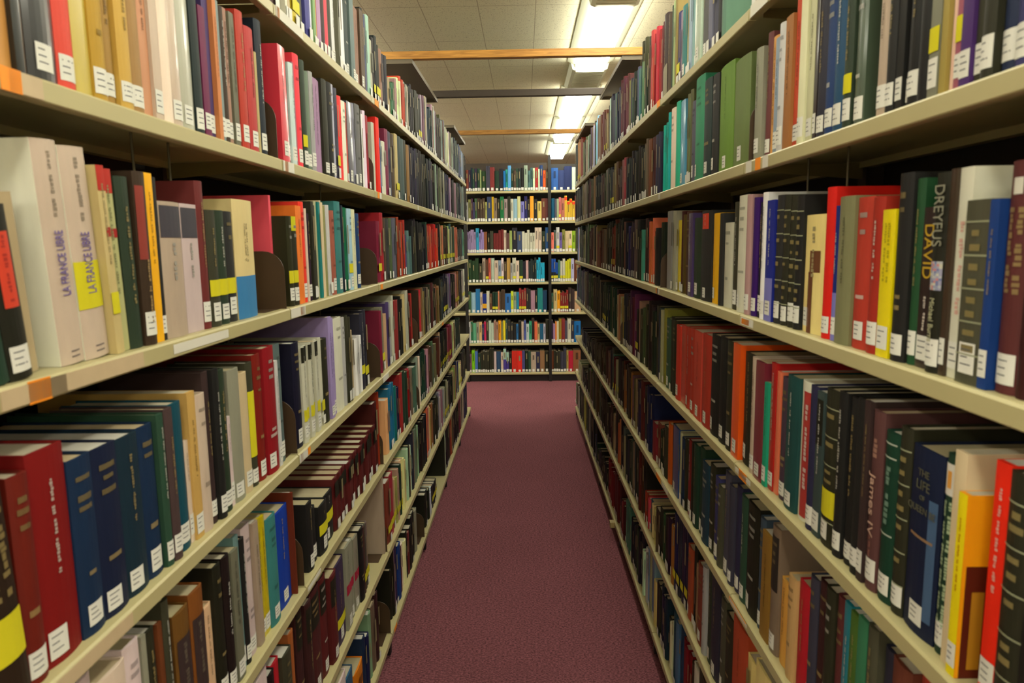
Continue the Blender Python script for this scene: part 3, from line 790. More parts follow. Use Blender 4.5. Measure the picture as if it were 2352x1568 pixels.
L2 3327 29 245 13 189 273 n
L2 3358 29 217 8 179 1091 n
L2 3389 29 254 15 189 530 n
L2 3420 30 244 17 198 273 n,n
L2 3451 29 245 10 198 273 n,n
L2 3482 30 238 8 177 273 n,n
L2 3513 30 235 14 154 290 n
L2 3543 29 242 12 159 546 n
L2 3574 29 242 11 192 546 -
L2 3605 29 238 16 178 547 n
L2 3636 30 215 15 194 547 n
L2 3666 29 224 18 184 290 n
L2 3697 29 235 10 167 274 -
L2 3728 30 237 16 185 275 -
L2 3759 29 233 17 188 291 -
L2 3789 30 251 16 173 579 -
L2 3820 33 235 17 159 2643 -
L2 3854 31 234 14 181 2611 n
L2 3887 32 235 9 194 3155 -
L2 3921 31 222 18 152 2643 n
L2 3954 33 229 16 197 3413 -
L2 3987 32 218 8 187 2610 n
L2 4021 36 243 8 183 2577 -
L2 4058 35 248 13 194 2593 -
L2 4095 36 246 10 173 3105 n
L2 4132 35 228 15 179 2353 n
L2 4170 36 225 8 174 3411 -
L2 4207 36 226 16 180 2321 -
L2 4244 44 246 14 151 273 n
L2 4289 44 255 8 158 529 n
L2 4334 36 251 12 175 3513 Y,ttb61,n
L2 4372 36 235 11 155 2693 Y,ttb61
L2 4411 36 240 16 195 2404 Y,ttb61
L2 4449 37 246 9 192 3206 Y,ttb61
L2 4488 37 250 14 162 2420 Y,ttb61
L2 4526 33 219 14 170 545 Y
L2 4559 32 226 16 159 820 Y,n
L2 4592 32 231 14 165 817 Y,n
L2 4625 31 234 9 156 1058 Y,n
L2 4658 31 257 15 169 1635 Y
L2 4692 32 246 10 180 801 Y
L2 4725 31 238 10 165 1364 Y,n
L2 4758 29 234 18 160 3274 Y
L2 4788 29 237 18 198 3274 Y,n
L2 4819 30 252 15 179 3016 Y,n
L2 4849 30 233 14 200 3529 Y
L2 4880 29 235 13 172 2728 Y,n
L2 4910 43 270 11 179 1126 Y
L2 4954 43 258 17 168 868 Y
L2 4998 41 241 17 200 2166 Y,n
L2 5043 43 252 18 159 2728 Y
L2 5087 41 254 14 157 1091 Y,n
L2 5131 43 252 11 171 596 Y,n
L2 5175 41 239 10 171 2660 -
L2 5217 40 263 16 177 2693 n
L2 5259 39 249 13 179 3190 n
L2 5300 39 254 17 178 2917 -
L2 5342 40 256 11 177 3189 n
L2 5384 40 253 16 180 1091 -
L2 5426 41 238 17 164 2678 n
L2 5468 40 245 17 197 1586 -
L2 5509 44 247 13 164 563 -
L2 5556 45 243 11 184 819 n
L2 5603 44 236 10 158 802 n
L2 5649 45 258 13 188 562 -
L2 5696 45 249 11 152 819 n
L2 5743 44 254 12 182 803 -
L2 5790 30 238 16 151 1960 -
L2 5821 31 223 11 183 1416 -
L2 5853 30 225 14 171 1400 n
L2 5885 30 248 14 173 1687 -
L2 5917 31 234 16 198 1141 n
L2 5949 30 229 13 195 1414 n
L3 640 45 272 8 177 801 n,l3,WB,Y3 |black book with yellow sticker just before maroon one, fourth shelf, front bay, left bookcase
L3 686 31 234 12 200 1825 G,lb |maroon book between black and dark red, fourth shelf, front bay, left bookcase
L3 718 61 249 14 220 2065 G,lb |thick dark red book, fourth shelf, front bay, left bookcase
L3 780 44 222 12 220 309 G,lb |first of four dark blue books, fourth shelf, front bay, left bookcase
L3 824 53 222 12 220 292 G,lb |second of four dark blue books, fourth shelf, front bay, left bookcase
L3 878 51 220 13 220 308 G,lb |third of four dark blue books, fourth shelf, front bay, left bookcase
L3 930 42 221 15 220 309 G,lb |fourth of four dark blue books, fourth shelf, front bay, left bookcase
L3 973 19 230 10 220 852 - |dark green book, fourth shelf, front bay, left bookcase
L3 992 24 233 8 172 1348 - |maroon book between dark green and dark teal, fourth shelf, front bay, left bookcase
L3 1017 38 234 14 166 342 - |dark teal book, fourth shelf, front bay, left bookcase
L3 1056 13 167 17 152 3531 - |thin short white book between dark teal and tan, fourth shelf, front bay, left bookcase
L3 1069 25 241 13 240 3238 - |tan book, fourth shelf, front bay, left bookcase
L3 1095 35 231 11 175 3258 n,K |light grey book between tan and black, fourth shelf, front bay, left bookcase
L3 1130 23 262 15 177 1075 - |first of three black books, fourth shelf, front bay, left bookcase
L3 1154 24 263 8 184 546 W |second of three black books, fourth shelf, front bay, left bookcase
L3 1179 34 256 13 194 835 W |third of three black books, fourth shelf, front bay, left bookcase
L3 1214 13 166 17 187 3532 - |thin short white book between black and grey, fourth shelf, front bay, left bookcase
L3 1228 48 247 14 156 2456 - |grey book between white and beige, fourth shelf, front bay, left bookcase
L3 1277 37 232 15 188 3257 - |beige book, fourth shelf, front bay, left bookcase
L3 1314 31 246 16 155 1091 Y9 |black book with yellow sticker between beige and dark red, fourth shelf, front bay, left bookcase
L3 1346 40 256 15 240 2081 - |first of two dark red books, fourth shelf, front bay, left bookcase
L3 1386 59 263 9 240 2322 - |second of two dark red books, fourth shelf, front bay, left bookcase
L3 1446 17 228 11 194 3276 - |light grey book between dark red and grey, fourth shelf, front bay, left bookcase
L3 1464 37 259 16 179 1655 - |grey book just after light grey one, fourth shelf, front bay, left bookcase
L3 1568 49 247 13 154 275 - |black book just before light grey one, fourth shelf, second bay, left bookcase
L3 1618 25 230 9 220 3275 Y,tt221 |first of seven light grey books, fourth shelf, second bay, left bookcase
L3 1644 25 230 14 220 3275 Y,tt221 |second of seven light grey books, fourth shelf, second bay, left bookcase
L3 1671 25 230 9 220 3275 Y,tt221 |third of seven light grey books, fourth shelf, second bay, left bookcase
L3 1697 25 230 16 220 3275 Y,tt221 |fourth of seven light grey books, fourth shelf, second bay, left bookcase
L3 1723 25 230 11 220 3275 Y,tt221 |fifth of seven light grey books, fourth shelf, second bay, left bookcase
L3 1750 25 230 17 220 3275 Y,tt221
L3 1776 26 231 13 220 3275 Y,tt221
L3 1802 49 224 15 187 818 n |black book between light grey and lavender, fourth shelf, second bay, left bookcase
L3 1852 33 277 12 260 2716 - |first of two lavender books, fourth shelf, second bay, left bookcase
L3 1887 34 270 18 260 2716 - |second of two lavender books, fourth shelf, second bay, left bookcase
L3 1921 79 265 14 159 3548 n |thick white book, fourth shelf, second bay, left bookcase
L3 2001 41 259 16 184 3003 n |light grey book, fourth shelf, second bay, left bookcase
L3 2043 27 261 10 181 1091 -
L3 2071 27 254 10 188 1091 -
L3 2099 40 209 15 151 2984 n
L3 2140 28 178 9 158 3822 n,n
L3 2169 28 185 9 174 3276 n,n
L3 2199 29 181 10 197 3822 n
L3 2228 50 248 16 178 820 Y,n |first of two black books, fourth shelf, second bay, left bookcase
L3 2280 49 254 15 180 820 Y
L3 2522 36 228 11 200 2084 n
L3 2559 48 237 16 184 2183 Y
L3 2607 47 208 13 181 3240 n
L3 2655 69 246 15 172 1351 -
L3 2725 29 240 17 166 2730 -
L3 2754 28 246 13 172 3275 -
L3 2784 29 265 16 187 3002 n
L3 2814 73 241 11 177 2355 -
L3 2888 40 239 16 164 273 n
L3 2931 41 249 15 186 273 n,n
L3 2973 41 234 16 181 273 n
L3 3015 62 251 15 194 3256 -
L3 3078 60 263 12 151 3002 n
L3 3139 34 246 16 195 818 n
L3 3174 33 238 12 159 1809 -
L3 3209 34 242 14 195 2866 -
L3 3430 31 242 15 187 1074 -
L3 3463 31 224 16 180 2867 -
L3 3497 31 240 16 197 3124 -
L3 3530 31 247 11 186 2148 n
L3 3563 32 242 14 180 2728 n,n
L3 3595 31 226 11 176 2164 n
L3 3628 56 239 14 180 819 n
L3 3685 56 237 15 169 802 -
L3 3742 36 237 14 197 2166 n
L3 3779 35 221 16 157 579 -
L3 3816 35 219 17 186 2728 -
L3 3853 45 246 17 169 818 n
L3 3899 43 229 13 192 1314 -
L3 3946 45 248 15 176 1587 -
L3 3992 45 238 17 190 1091 -
L3 4038 34 214 13 178 545 n,n
L3 4073 33 218 16 197 2678 n
L3 4109 33 229 15 190 1875 n
L3 4144 34 194 9 156 1891 n,n
L3 4179 34 206 13 175 2403 n
L3 4214 34 216 15 180 2694 n
L3 4249 38 261 11 154 545 n
L3 4289 38 247 10 197 1091 n
L3 4328 38 231 9 189 837 -
L3 4367 37 230 9 162 563 n
L3 4406 35 246 16 170 1091 Y,n
L3 4442 35 264 12 150 547 Y
L3 4478 35 244 12 158 547 Y
L3 4514 34 276 17 187 547 Y
L3 4550 34 240 15 199 531 Y,n
L3 4586 34 271 15 186 531 Y
L3 4622 34 243 11 194 291 Y
L3 4658 32 252 18 179 1928 -
L3 4691 32 264 13 183 2168 -
L3 4725 31 246 11 161 2185 -
L3 4758 33 243 12 180 1076 -
L3 4791 32 264 9 168 2153 -
L3 4824 31 251 16 186 820 -
L3 4858 32 251 18 188 1655 n
L3 4891 33 228 17 200 545 -
L3 4924 36 244 17 157 529 n
L3 4961 35 221 18 179 530 n
L3 4998 35 245 12 184 273 n,n
L3 5035 36 242 14 168 529 n
L3 5072 36 249 16 158 545 n
L3 5109 36 243 11 184 529 n,n
L3 5147 35 251 11 175 2952 Y
L3 5182 34 242 8 174 3208 Y,n
L3 5218 34 256 12 173 2422 Y,n
L3 5254 35 238 9 159 2148 Y,n
L3 5290 34 238 17 164 820 Y
L3 5326 35 234 12 199 2676 Y
L3 5362 35 256 10 179 2404 Y,n
L3 5398 41 235 9 162 289 n
L3 5441 41 234 18 172 529 n
L3 5483 41 254 13 152 529 n,n
L3 5525 40 249 15 152 546 n,n
L3 5567 41 240 12 185 530 n,n
L3 5610 41 258 9 186 289 n
L3 5652 34 234 14 176 3532 Y,n
L3 5687 33 249 8 172 3259 Y
L3 5722 33 254 9 174 579 Y,n
L3 5757 34 245 12 168 1091 Y
L3 5792 33 249 12 188 3275 Y,n
L3 5827 34 241 18 167 545 Y
L3 5862 34 255 9 172 3821 Y
L4 748 41 274 12 197 3532 n
L4 789 59 254 9 240 3531 n |second of three white books, fifth shelf, front bay, left bookcase
L4 849 38 261 12 240 3532 n |third of three white books, fifth shelf, front bay, left bookcase
L4 888 11 255 12 184 2456 n
L4 900 29 252 14 180 818 W |black book between grey and brown, fifth shelf, front bay, left bookcase
L4 930 12 251 11 161 1858 n
L4 942 19 278 9 197 1091 n |black book between brown and dark brown, fifth shelf, front bay, left bookcase
L4 961 11 225 17 173 1330 n
L4 973 48 237 10 220 1874 KB,n |first of two brown books, fifth shelf, front bay, left bookcase
L4 1022 46 246 9 220 2130 KB,n |second of two brown books, fifth shelf, front bay, left bookcase
L4 1068 41 192 17 153 3513 n |short beige book between brown and black, fifth shelf, front bay, left bookcase
L4 1110 31 248 11 200 545 - |first of two black books, fifth shelf, front bay, left bookcase
L4 1141 30 250 9 200 529 - |second of two black books, fifth shelf, front bay, left bookcase
L4 1172 29 247 8 161 1910 - |grey book, fifth shelf, front bay, left bookcase
L4 1202 21 262 16 192 1945 - |grey-green book, fifth shelf, front bay, left bookcase
L4 1224 21 248 13 156 546 - |black book between grey-green and light grey, fifth shelf, front bay, left bookcase
L4 1245 40 261 17 173 3259 - |light grey book, fifth shelf, front bay, left bookcase
L4 1286 24 254 13 177 2712 n |beige book between light grey and yellow, fifth shelf, front bay, left bookcase
L4 1311 18 250 17 154 3248 K |first of two yellow books, fifth shelf, front bay, left bookcase
L4 1329 23 248 17 161 3248 K |second of two yellow books, fifth shelf, front bay, left bookcase
L4 1352 53 234 11 193 1160 - |thick teal book, fifth shelf, front bay, left bookcase
L4 1406 89 219 18 200 74 G |thick blue book, fifth shelf, front bay, left bookcase
L4 1497 6 240 8 200 1841 n
L4 1599 45 171 11 200 546 W |first of four black books, fifth shelf, second bay, left bookcase
L4 1645 42 140 18 200 546 - |second of four black books, fifth shelf, second bay, left bookcase
L4 1688 71 130 9 200 546 Y |third of four black books, fifth shelf, second bay, left bookcase
L4 1760 82 130 18 200 546 Y |fourth of four black books, fifth shelf, second bay, left bookcase
L4 1843 45 149 11 200 1570 tb221
L4 1892 47 148 13 200 1570 tb221
L4 1940 46 147 16 200 1570 tb221
L4 1988 46 147 9 200 1570 tb221
L4 2036 46 148 17 200 1570 tb221
L4 2085 47 150 15 200 1570 tb221
L4 2133 45 152 9 200 1570 tb221
L4 2181 46 155 18 200 1570 tb221
L4 2229 47 159 11 200 1570 tb221
L4 2278 47 163 16 200 1570 tb221
L4 2326 46 168 9 200 1570 tb221
L4 2374 63 236 15 200 1297 n
L4 2438 13 265 16 191 2626 n,Y
L4 2555 57 207 9 196 3768 n,n
L4 2613 40 238 9 181 633 -
L4 2655 40 248 13 193 634 -
L4 2696 39 245 12 172 377 n
L4 2737 39 222 10 181 375 -
L4 2778 38 206 15 184 1350 -
L4 2818 37 201 15 177 276 -
L4 2857 60 248 9 170 2611 -
L4 2919 61 248 9 192 579 n
L4 2980 60 234 9 174 579 -
L4 3042 38 229 8 168 2321 -
L4 3081 38 231 17 174 2869 -
L4 3120 42 190 16 182 1604 n
L4 3165 41 216 16 156 2166 -
L4 3209 73 215 9 175 1398 -
L4 3284 15 226 18 152 545 -
L4 3299 36 248 11 184 2473 n
L4 3337 35 238 13 187 2712 n
L4 3375 37 238 11 163 3804 n
L4 3412 25 245 18 170 563 -
L4 3439 25 261 17 182 563 n
L4 3465 25 241 17 199 323 -
L4 3492 25 240 14 175 323 -
L4 3519 25 256 11 173 323 n
L4 3545 25 245 11 153 579 -
L4 3572 34 234 15 190 1586 n
L4 3607 33 209 14 159 820 -
L4 3642 33 235 8 176 3226 -
L4 3677 57 225 14 182 1058 n
L4 3736 55 239 16 193 1603 -
L4 3795 57 226 10 185 1347 n
L4 3854 47 246 13 187 1397 -
L4 3902 46 224 17 156 1622 -
L4 3951 47 219 8 158 1909 -
L4 4098 35 234 8 175 1586 -
L4 4134 35 237 10 152 820 n
L4 4170 35 256 12 178 3240 -
L4 4205 27 234 11 199 546 Y
L4 4234 27 242 16 182 529 Y
L4 4264 28 239 9 190 546 Y
L4 4293 28 228 18 166 289 Y
L4 4322 28 240 11 158 289 Y,n
L4 4351 28 236 17 152 289 Y,n
L4 4380 28 236 12 174 545 Y
L4 4409 27 231 13 176 546 Y,n
L4 4438 27 237 9 182 530 Y
L4 4467 41 224 13 196 545 Y,n
L4 4509 41 241 10 154 545 Y
L4 4552 40 232 15 169 2932 Y
L4 4594 29 224 18 187 2083 Y,n
L4 4624 29 230 13 189 2390 Y
L4 4654 30 225 8 152 2083 Y,n
L4 4685 29 235 10 165 1811 Y,n
L4 4715 29 242 13 188 2647 Y,n
L4 4745 29 237 11 199 1811 Y,n
L4 4775 29 231 17 198 2647 Y
L4 4805 28 224 9 197 2101 Y
L4 4836 32 216 9 197 2744 -
L4 4869 33 221 15 195 3257 n
L4 4903 33 224 11 180 3017 -
L4 4936 31 207 14 150 3271 -
L4 4970 32 231 13 187 3818 -
L4 5003 33 218 9 177 1586 -
L4 5037 32 223 16 169 3804 n
L4 5071 32 232 13 152 3001 -
L4 5104 31 213 17 199 1074 n
L4 5138 28 213 13 151 580 -
L4 5166 27 206 11 182 563 -
L4 5195 28 218 11 160 835 n
L4 5223 28 217 13 181 563 -
L4 5252 27 212 11 175 835 -
L4 5280 27 208 9 158 580 -
L4 5309 27 206 8 172 819 n
L4 5337 27 210 12 151 563 n
L4 5366 27 207 12 162 835 n
L4 5394 27 201 10 163 563 -
L4 5423 27 210 13 151 579 -
L4 5451 27 209 18 163 836 n
L5 1226 88 279 9 151 3532 n
L5 1316 33 249 8 167 529 n
L5 1349 42 250 14 182 2851 -
L5 1391 55 242 10 220 1091 n |thick black book, sixth shelf, front bay, left bookcase
L5 1447 32 262 11 173 2659 n
L5 1497 47 291 17 200 1058 tb221 |black book, sixth shelf, front bay, left bookcase
L5 1546 46 277 9 200 1058 tb221 |black book, sixth shelf, second bay, left bookcase
L5 1594 84 273 16 200 1314 tb221 |first of three maroon books, sixth shelf, second bay, left bookcase
L5 1680 60 269 17 200 1570 tb221 |second of three maroon books, sixth shelf, second bay, left bookcase
L5 1744 62 246 8 200 1570 tb221 |third of three maroon books, sixth shelf, second bay, left bookcase
L5 1808 101 240 16 200 1077 Y |thick dark purple book with yellow sticker, sixth shelf, second bay, left bookcase
L5 1911 53 253 12 200 2456 cr |first of three grey books, sixth shelf, second bay, left bookcase
L5 1966 54 242 17 200 2456 cr |second of three grey books, sixth shelf, second bay, left bookcase
L5 2021 53 232 17 200 2456 cr |third of three grey books, sixth shelf, second bay, left bookcase
L5 2076 52 236 10 195 273 n,n |thick black book, sixth shelf, second bay, left bookcase
L5 2128 27 222 10 160 1331 Y,n
L5 2157 27 218 13 152 1364 Y,n
L5 2185 27 215 15 190 1894 Y
L5 2425 20 294 10 240 2985 n
L5 2445 58 294 18 178 3394 n
L5 2504 72 238 8 167 2115 Y
L5 2578 72 240 11 157 2612 Y,n
L5 2653 26 202 15 177 2951 Y
L5 2681 27 190 16 178 3256 Y,n
L5 2709 26 191 12 188 2726 Y,n
L5 2737 26 215 11 183 2968 Y,n
L5 2765 27 186 15 188 2952 Y,n
L5 2793 27 215 11 177 579 Y,n
L5 2821 34 222 18 173 3786 n,n
L5 2856 33 221 9 188 3818 n
L5 2892 34 200 16 161 3800 n
L5 2927 33 191 16 159 3529 n,n
L5 2962 33 231 10 158 3035 n
L5 2996 32 236 9 188 1091 n
L5 3030 33 224 12 168 3257 n
L5 3063 32 215 15 174 3309 n
L5 3097 44 262 10 185 820 n
L5 3142 44 253 14 161 2166 n
L5 3188 44 255 13 192 1927 n,n
L5 3233 45 258 16 157 1653 n,n
L5 3278 42 249 16 158 2489 n,n
L5 3324 35 227 17 193 530 n
L5 3360 34 250 10 186 529 n,n
L5 3397 36 238 11 178 545 n
L5 3433 36 245 10 191 546 n,n
L5 3469 36 247 10 184 274 n
L5 3506 35 252 8 172 274 n
L5 3542 34 261 17 171 3204 -
L5 3578 33 264 13 174 3445 -
L5 3613 34 258 13 171 2917 -
L5 3649 30 257 13 182 3497 -
L5 3679 29 258 17 198 3529 -
L5 3710 30 240 17 163 3528 n
L5 3740 42 219 16 187 2692 -
L5 3783 41 243 13 188 2404 n
L5 3826 41 232 10 154 818 -
L5 3868 32 234 15 188 819 -
L5 3903 33 233 17 154 802 -
L5 3937 32 246 8 170 818 -
L5 3972 32 236 17 175 819 -
L5 4006 32 238 15 180 562 -
L5 4040 33 220 15 161 545 -
L5 4074 33 242 15 152 2185 -
L5 4109 33 208 9 163 2986 -
L5 4143 33 224 14 157 2971 -
L5 4177 33 225 16 172 2697 -
L5 4211 33 231 11 160 2680 -
L5 4245 33 223 12 155 1928 -
L5 4279 32 225 17 185 2456 Y
L5 4313 31 214 10 165 2730 Y,n
L5 4346 31 218 9 153 2728 Y,n
L5 4380 32 217 13 177 579 Y,n
L5 4413 32 248 13 152 545 Y
L5 4447 33 244 8 189 2728 Y
L5 4480 32 228 10 186 2970 Y
L5 4514 33 219 9 181 2728 Y,n
L5 4547 34 209 8 152 545 -
L5 4582 33 207 10 150 529 -
L5 4617 34 204 15 171 529 -
L5 4652 33 201 15 172 546 -
L5 4686 34 223 12 165 546 -
L5 4721 34 193 17 175 289 -
L5 4756 34 210 8 195 289 n
L5 4791 33 204 10 175 530 n
L5 4825 34 212 17 165 530 n
L5 4860 30 221 8 179 2711 n
L5 4891 29 214 15 162 3016 n
L5 4922 29 223 16 179 3272 n
L5 4952 29 234 12 169 2213 n
L5 4983 29 238 8 182 2694 -
L5 5014 29 241 11 184 3254 -
L5 5044 29 226 13 158 818 n
L5 5075 34 249 13 175 293 -
L5 5110 34 253 14 198 310 n
L5 5146 35 243 18 195 309 n
L5 5181 33 243 17 179 2728 -
L5 5216 35 236 11 199 294 n
L5 5252 43 196 14 172 3816 Y
L5 5298 43 193 14 173 3819 Y,n
L5 5343 43 198 16 151 3560 Y,n
L5 5389 43 182 12 168 3819 Y,n
L5 5435 45 192 12 159 3240 Y
L5 5480 44 196 15 179 2166 Y
L5 5526 35 252 10 169 819 n
L5 5562 34 244 10 198 1074 -
L5 5598 34 247 10 199 819 -
L5 5635 35 252 11 181 563 n
L5 5671 35 244 9 199 818 -
L5 5707 35 263 16 168 803 -
L5 5743 35 250 11 185 562 -
L5 5779 34 244 11 178 818 -
L6 1703 29 286 15 160 1946 -
L6 1734 30 275 17 186 1111 -
L6 1765 105 232 9 158 3532 n
L6 1871 106 176 18 151 872 n
L6 1979 108 133 15 158 3456 n
L6 2089 36 189 14 220 309 n,n
L6 2126 35 174 10 220 293 n
L6 2164 37 230 11 197 2216 n
L6 2202 59 234 10 164 1893 n,n
L6 2262 42 247 9 151 1058 -
L6 2540 26 200 15 240 545 n
L6 2567 37 265 9 171 545 -
L6 2604 36 257 15 181 2424 -
L6 2642 46 250 16 162 805 -
L6 2688 55 232 9 153 328 n,n
L6 2744 42 193 14 182 1586 n,K,n
L6 2788 42 192 18 190 3804 n,K
L6 2832 41 189 10 167 3819 n,K,n
L6 2876 37 209 12 192 545 n
L6 2915 38 190 10 179 1843 n
L6 2954 56 195 9 158 545 n
L6 3014 58 217 14 157 273 -
L6 3075 58 215 17 178 545 n
L6 3135 61 201 15 195 2456 n
L6 3429 52 172 11 198 545 -
L6 3482 51 175 14 183 290 n
L6 3535 50 159 9 153 289 -
L6 3589 31 125 8 199 3277 -
L6 3621 31 127 14 196 3020 -
L6 3653 31 132 16 190 3566 -
L6 3685 65 124 12 173 530 Y,n
L6 3753 66 114 12 159 274 Y
L6 3820 64 110 14 150 546 Y
L6 4239 36 284 8 176 545 -
L6 4278 38 285 9 188 3291 -
L6 4317 38 283 16 153 3548 n
L6 4355 41 265 17 195 530 -
L6 4397 41 283 12 152 530 -
L6 4439 40 277 13 186 274 -
L6 4481 41 283 13 159 546 -
L6 4523 39 278 14 177 818 n
L6 4565 41 273 15 189 546 n
L6 4607 33 261 18 172 2065 n,n
L6 4641 32 263 18 178 1826 n,n
L6 4676 32 270 15 197 2626 n
L6 4710 35 286 11 158 2421 -
L6 4746 35 283 17 197 1859 -
L6 4781 34 286 13 191 579 n
L6 4817 33 262 15 150 2132 -
L6 4853 41 275 18 175 545 -
L6 4896 41 267 15 187 530 -
L6 4939 40 290 16 193 529 -
L6 4983 41 263 10 158 530 -
L6 5026 42 277 14 185 273 -
L6 5069 41 262 14 158 545 -
L6 5113 42 261 8 174 545 n
L6 5156 42 279 17 180 289 -
L6 5199 41 286 16 153 529 n
L6 5243 33 283 13 169 1828 n
L6 5276 32 254 15 193 1586 n
L6 5309 32 258 17 164 1314 n
L6 5342 31 263 14 196 1811 n
L6 5375 35 267 13 163 2712 n
L6 5413 37 262 16 157 3242 -
L6 5451 36 277 14 167 545 -
L6 5488 35 278 16 161 3256 n
L6 5526 37 268 16 154 2986 -
L6 5564 35 268 11 192 2712 -
L6 5601 39 249 11 192 292 n
L6 5642 39 237 14 168 276 n
L6 5682 38 255 11 164 277 n
L6 5723 39 267 10 167 292 n
L6 5763 39 256 18 166 292 n
L6 5804 39 233 9 174 292 n,n
L6 5844 40 240 12 196 292 n,n
L6 5884 39 256 12 186 292 n,n
L6 5925 38 252 17 195 292 n,n
R0 1427 88 290 14 187 1091 -
R0 1516 51 236 11 171 2456 -
R0 1776 34 251 13 250 1671 n,g
R0 1811 39 255 15 157 819 -
R0 1850 41 230 16 194 1366 -
R0 1891 31 293 10 166 1912 -
R0 1923 45 288 13 183 1638 - |dark grey book, top shelf, second bay, right bookcase
R0 1969 62 298 9 185 3019 - |thick light grey book, top shelf, second bay, right bookcase
R0 2032 37 234 15 165 2167 -
R0 2070 28 276 12 179 2491 g,n
R0 2099 28 260 9 155 2748 g
R0 2128 29 219 11 153 2728 g
R0 2157 52 207 12 182 1160 - |thick teal book, top shelf, second bay, right bookcase
R0 2211 44 206 13 196 2441 -
R0 2255 43 218 15 189 1095 Y
R0 2298 25 272 13 173 2437 n
R0 2324 24 268 15 186 2744 n
R0 2350 25 264 13 170 579 n
R0 2376 57 252 16 161 1347 n |thick dark brown book, top shelf, second bay, right bookcase
R0 2434 60 269 15 197 1075 W |thick black book, top shelf, third bay, right bookcase
R0 2495 29 259 14 172 1297 -
R0 2525 30 256 16 182 1810 n
R0 2556 30 252 14 175 2338 n
R0 2586 29 269 8 200 2868 n
R0 2617 29 256 15 191 2340 n
R0 2647 8 260 14 165 2322 -
R0 2656 21 182 10 157 2900 -
R0 2678 42 283 8 199 2884 n
R0 2708 14 166 16 184 2356 -
R0 2722 11 278 17 154 2869 -
R0 2734 33 198 9 184 1347 -
R0 2767 36 287 17 180 818 -
R0 2804 28 183 10 167 562 -
R0 2833 27 190 17 185 1893 -
R0 2860 34 309 17 155 1090 n
R0 2891 30 225 11 172 1670 -
R0 2922 33 310 16 199 817 -
R0 2953 30 214 9 200 1143 -
R0 2983 32 229 10 198 1367 -
R0 3016 31 215 16 162 1912 n
R0 3049 31 231 17 179 837 -
R0 3082 27 232 10 151 289 n
R0 3110 26 213 14 191 529 -
R0 3137 27 204 11 157 579 -
R0 3165 37 224 10 194 820 -
R0 3205 37 224 10 181 1908 -
R0 3244 33 260 12 173 1314 -
R0 3278 32 269 13 180 1570 -
R0 3312 32 263 12 194 1555 n
R0 3346 32 245 15 171 1554 n
R0 3379 30 270 9 175 1299 -
R0 3411 30 288 13 179 1554 n
R0 3442 30 266 12 188 1298 -
R0 3474 30 265 17 188 1570 -
R0 3505 30 291 15 178 1571 -
R0 3537 41 252 13 183 548 -
R0 3580 43 275 18 181 277 -
R0 3624 42 259 12 159 292 -
R0 3667 38 264 12 160 1398 n
R0 3707 37 268 12 168 1110 -
R0 3746 37 245 11 187 1093 -
R0 3786 33 273 10 175 548 -
R0 3820 33 290 12 158 531 -
R0 3854 32 283 12 153 547 -
R0 3889 43 283 13 172 3036 n
R0 3933 42 290 16 155 3002 n
R0 3978 44 262 17 186 545 -
R0 4023 33 222 9 153 2711 Y
R0 4057 32 234 15 173 2453 Y
R0 4091 34 208 8 183 1876 Y,n
R0 4126 32 266 17 191 2405 -
R0 4160 32 259 10 180 1586 -
R0 4194 33 277 14 155 2132 n
R0 4228 32 266 14 162 1861 -
R0 4262 32 278 15 179 1843 -
R0 4296 33 266 9 188 1859 n
R0 4331 33 273 10 170 2132 -
R0 4365 35 272 9 166 2183 -
R0 4402 35 280 9 191 2422 n
R0 4439 35 281 14 197 2728 -
R0 4476 36 286 18 160 2728 -
R0 4514 36 286 16 159 2148 -
R0 4551 36 307 17 176 2510 -
R0 4588 35 289 16 162 2766 n
R0 4624 35 278 15 185 2526 n
R0 4661 36 293 11 198 1074 n
R0 4698 34 281 15 176 1947 n
R0 4735 34 276 10 150 3278 -
R0 4772 29 271 16 192 2151 n
R0 4803 29 297 17 161 2695 -
R0 4834 30 272 16 193 2166 -
R0 4864 29 287 16 191 2438 -
R0 4895 30 287 8 197 1622 -
R0 4926 36 190 13 154 1623 -
R0 4963 34 181 15 198 1895 -
R0 4999 35 193 15 159 1895 -
R0 5035 36 196 11 192 1091 -
R0 5072 36 189 17 189 1622 -
R0 5108 37 274 18 183 1927 -
R0 5148 38 270 13 165 2746 -
R0 5188 39 280 18 163 2149 -
R0 5228 38 253 11 192 3258 n
R0 5268 39 263 14 179 2456 -
R0 5308 42 288 15 154 1925 n
R0 5350 40 270 10 189 1074 n
R0 5393 41 275 17 169 545 n
R0 5436 40 261 9 185 2199 n
R0 5478 41 273 11 170 1652 n
R0 5521 41 280 16 178 1396 -
R0 5563 31 313 12 194 2371 -
R0 5597 32 313 10 164 2098 -
R0 5631 32 330 8 173 2353 n
R0 5664 32 319 12 175 1842 -
R0 5698 33 322 11 174 2114 -
R0 5731 32 325 12 188 545 n
R0 5765 34 334 13 150 3478 Y,n
R0 5800 33 317 11 154 3239 Y,n
R0 5835 33 342 9 159 2693 Y
R0 5870 33 314 11 184 3222 Y
R0 5906 34 336 10 184 3751 Y,n
R0 5941 33 334 16 156 3222 Y
R0 5976 33 335 12 165 2947 Y
R0 6011 39 341 10 177 563 -
R0 6050 37 317 9 179 563 -
R0 6090 37 314 10 176 563 -
R0 6129 38 321 13 179 307 -
R0 6169 38 342 10 199 564 n
R0 6208 38 336 11 165 563 n
R1 710 27 250 12 150 1095 - |navy book, second shelf, front bay, right bookcase
R1 738 24 210 16 176 565 - |dark blue book, second shelf, front bay, right bookcase
R1 762 21 225 8 199 818 - |first of two black books between dark blue and purple, second shelf, front bay, right bookcase
R1 784 17 240 15 180 1091 - |second of two black books between dark blue and purple, second shelf, front bay, right bookcase
R1 801 19 210 10 173 1335 - |purple book, second shelf, front bay, right bookcase
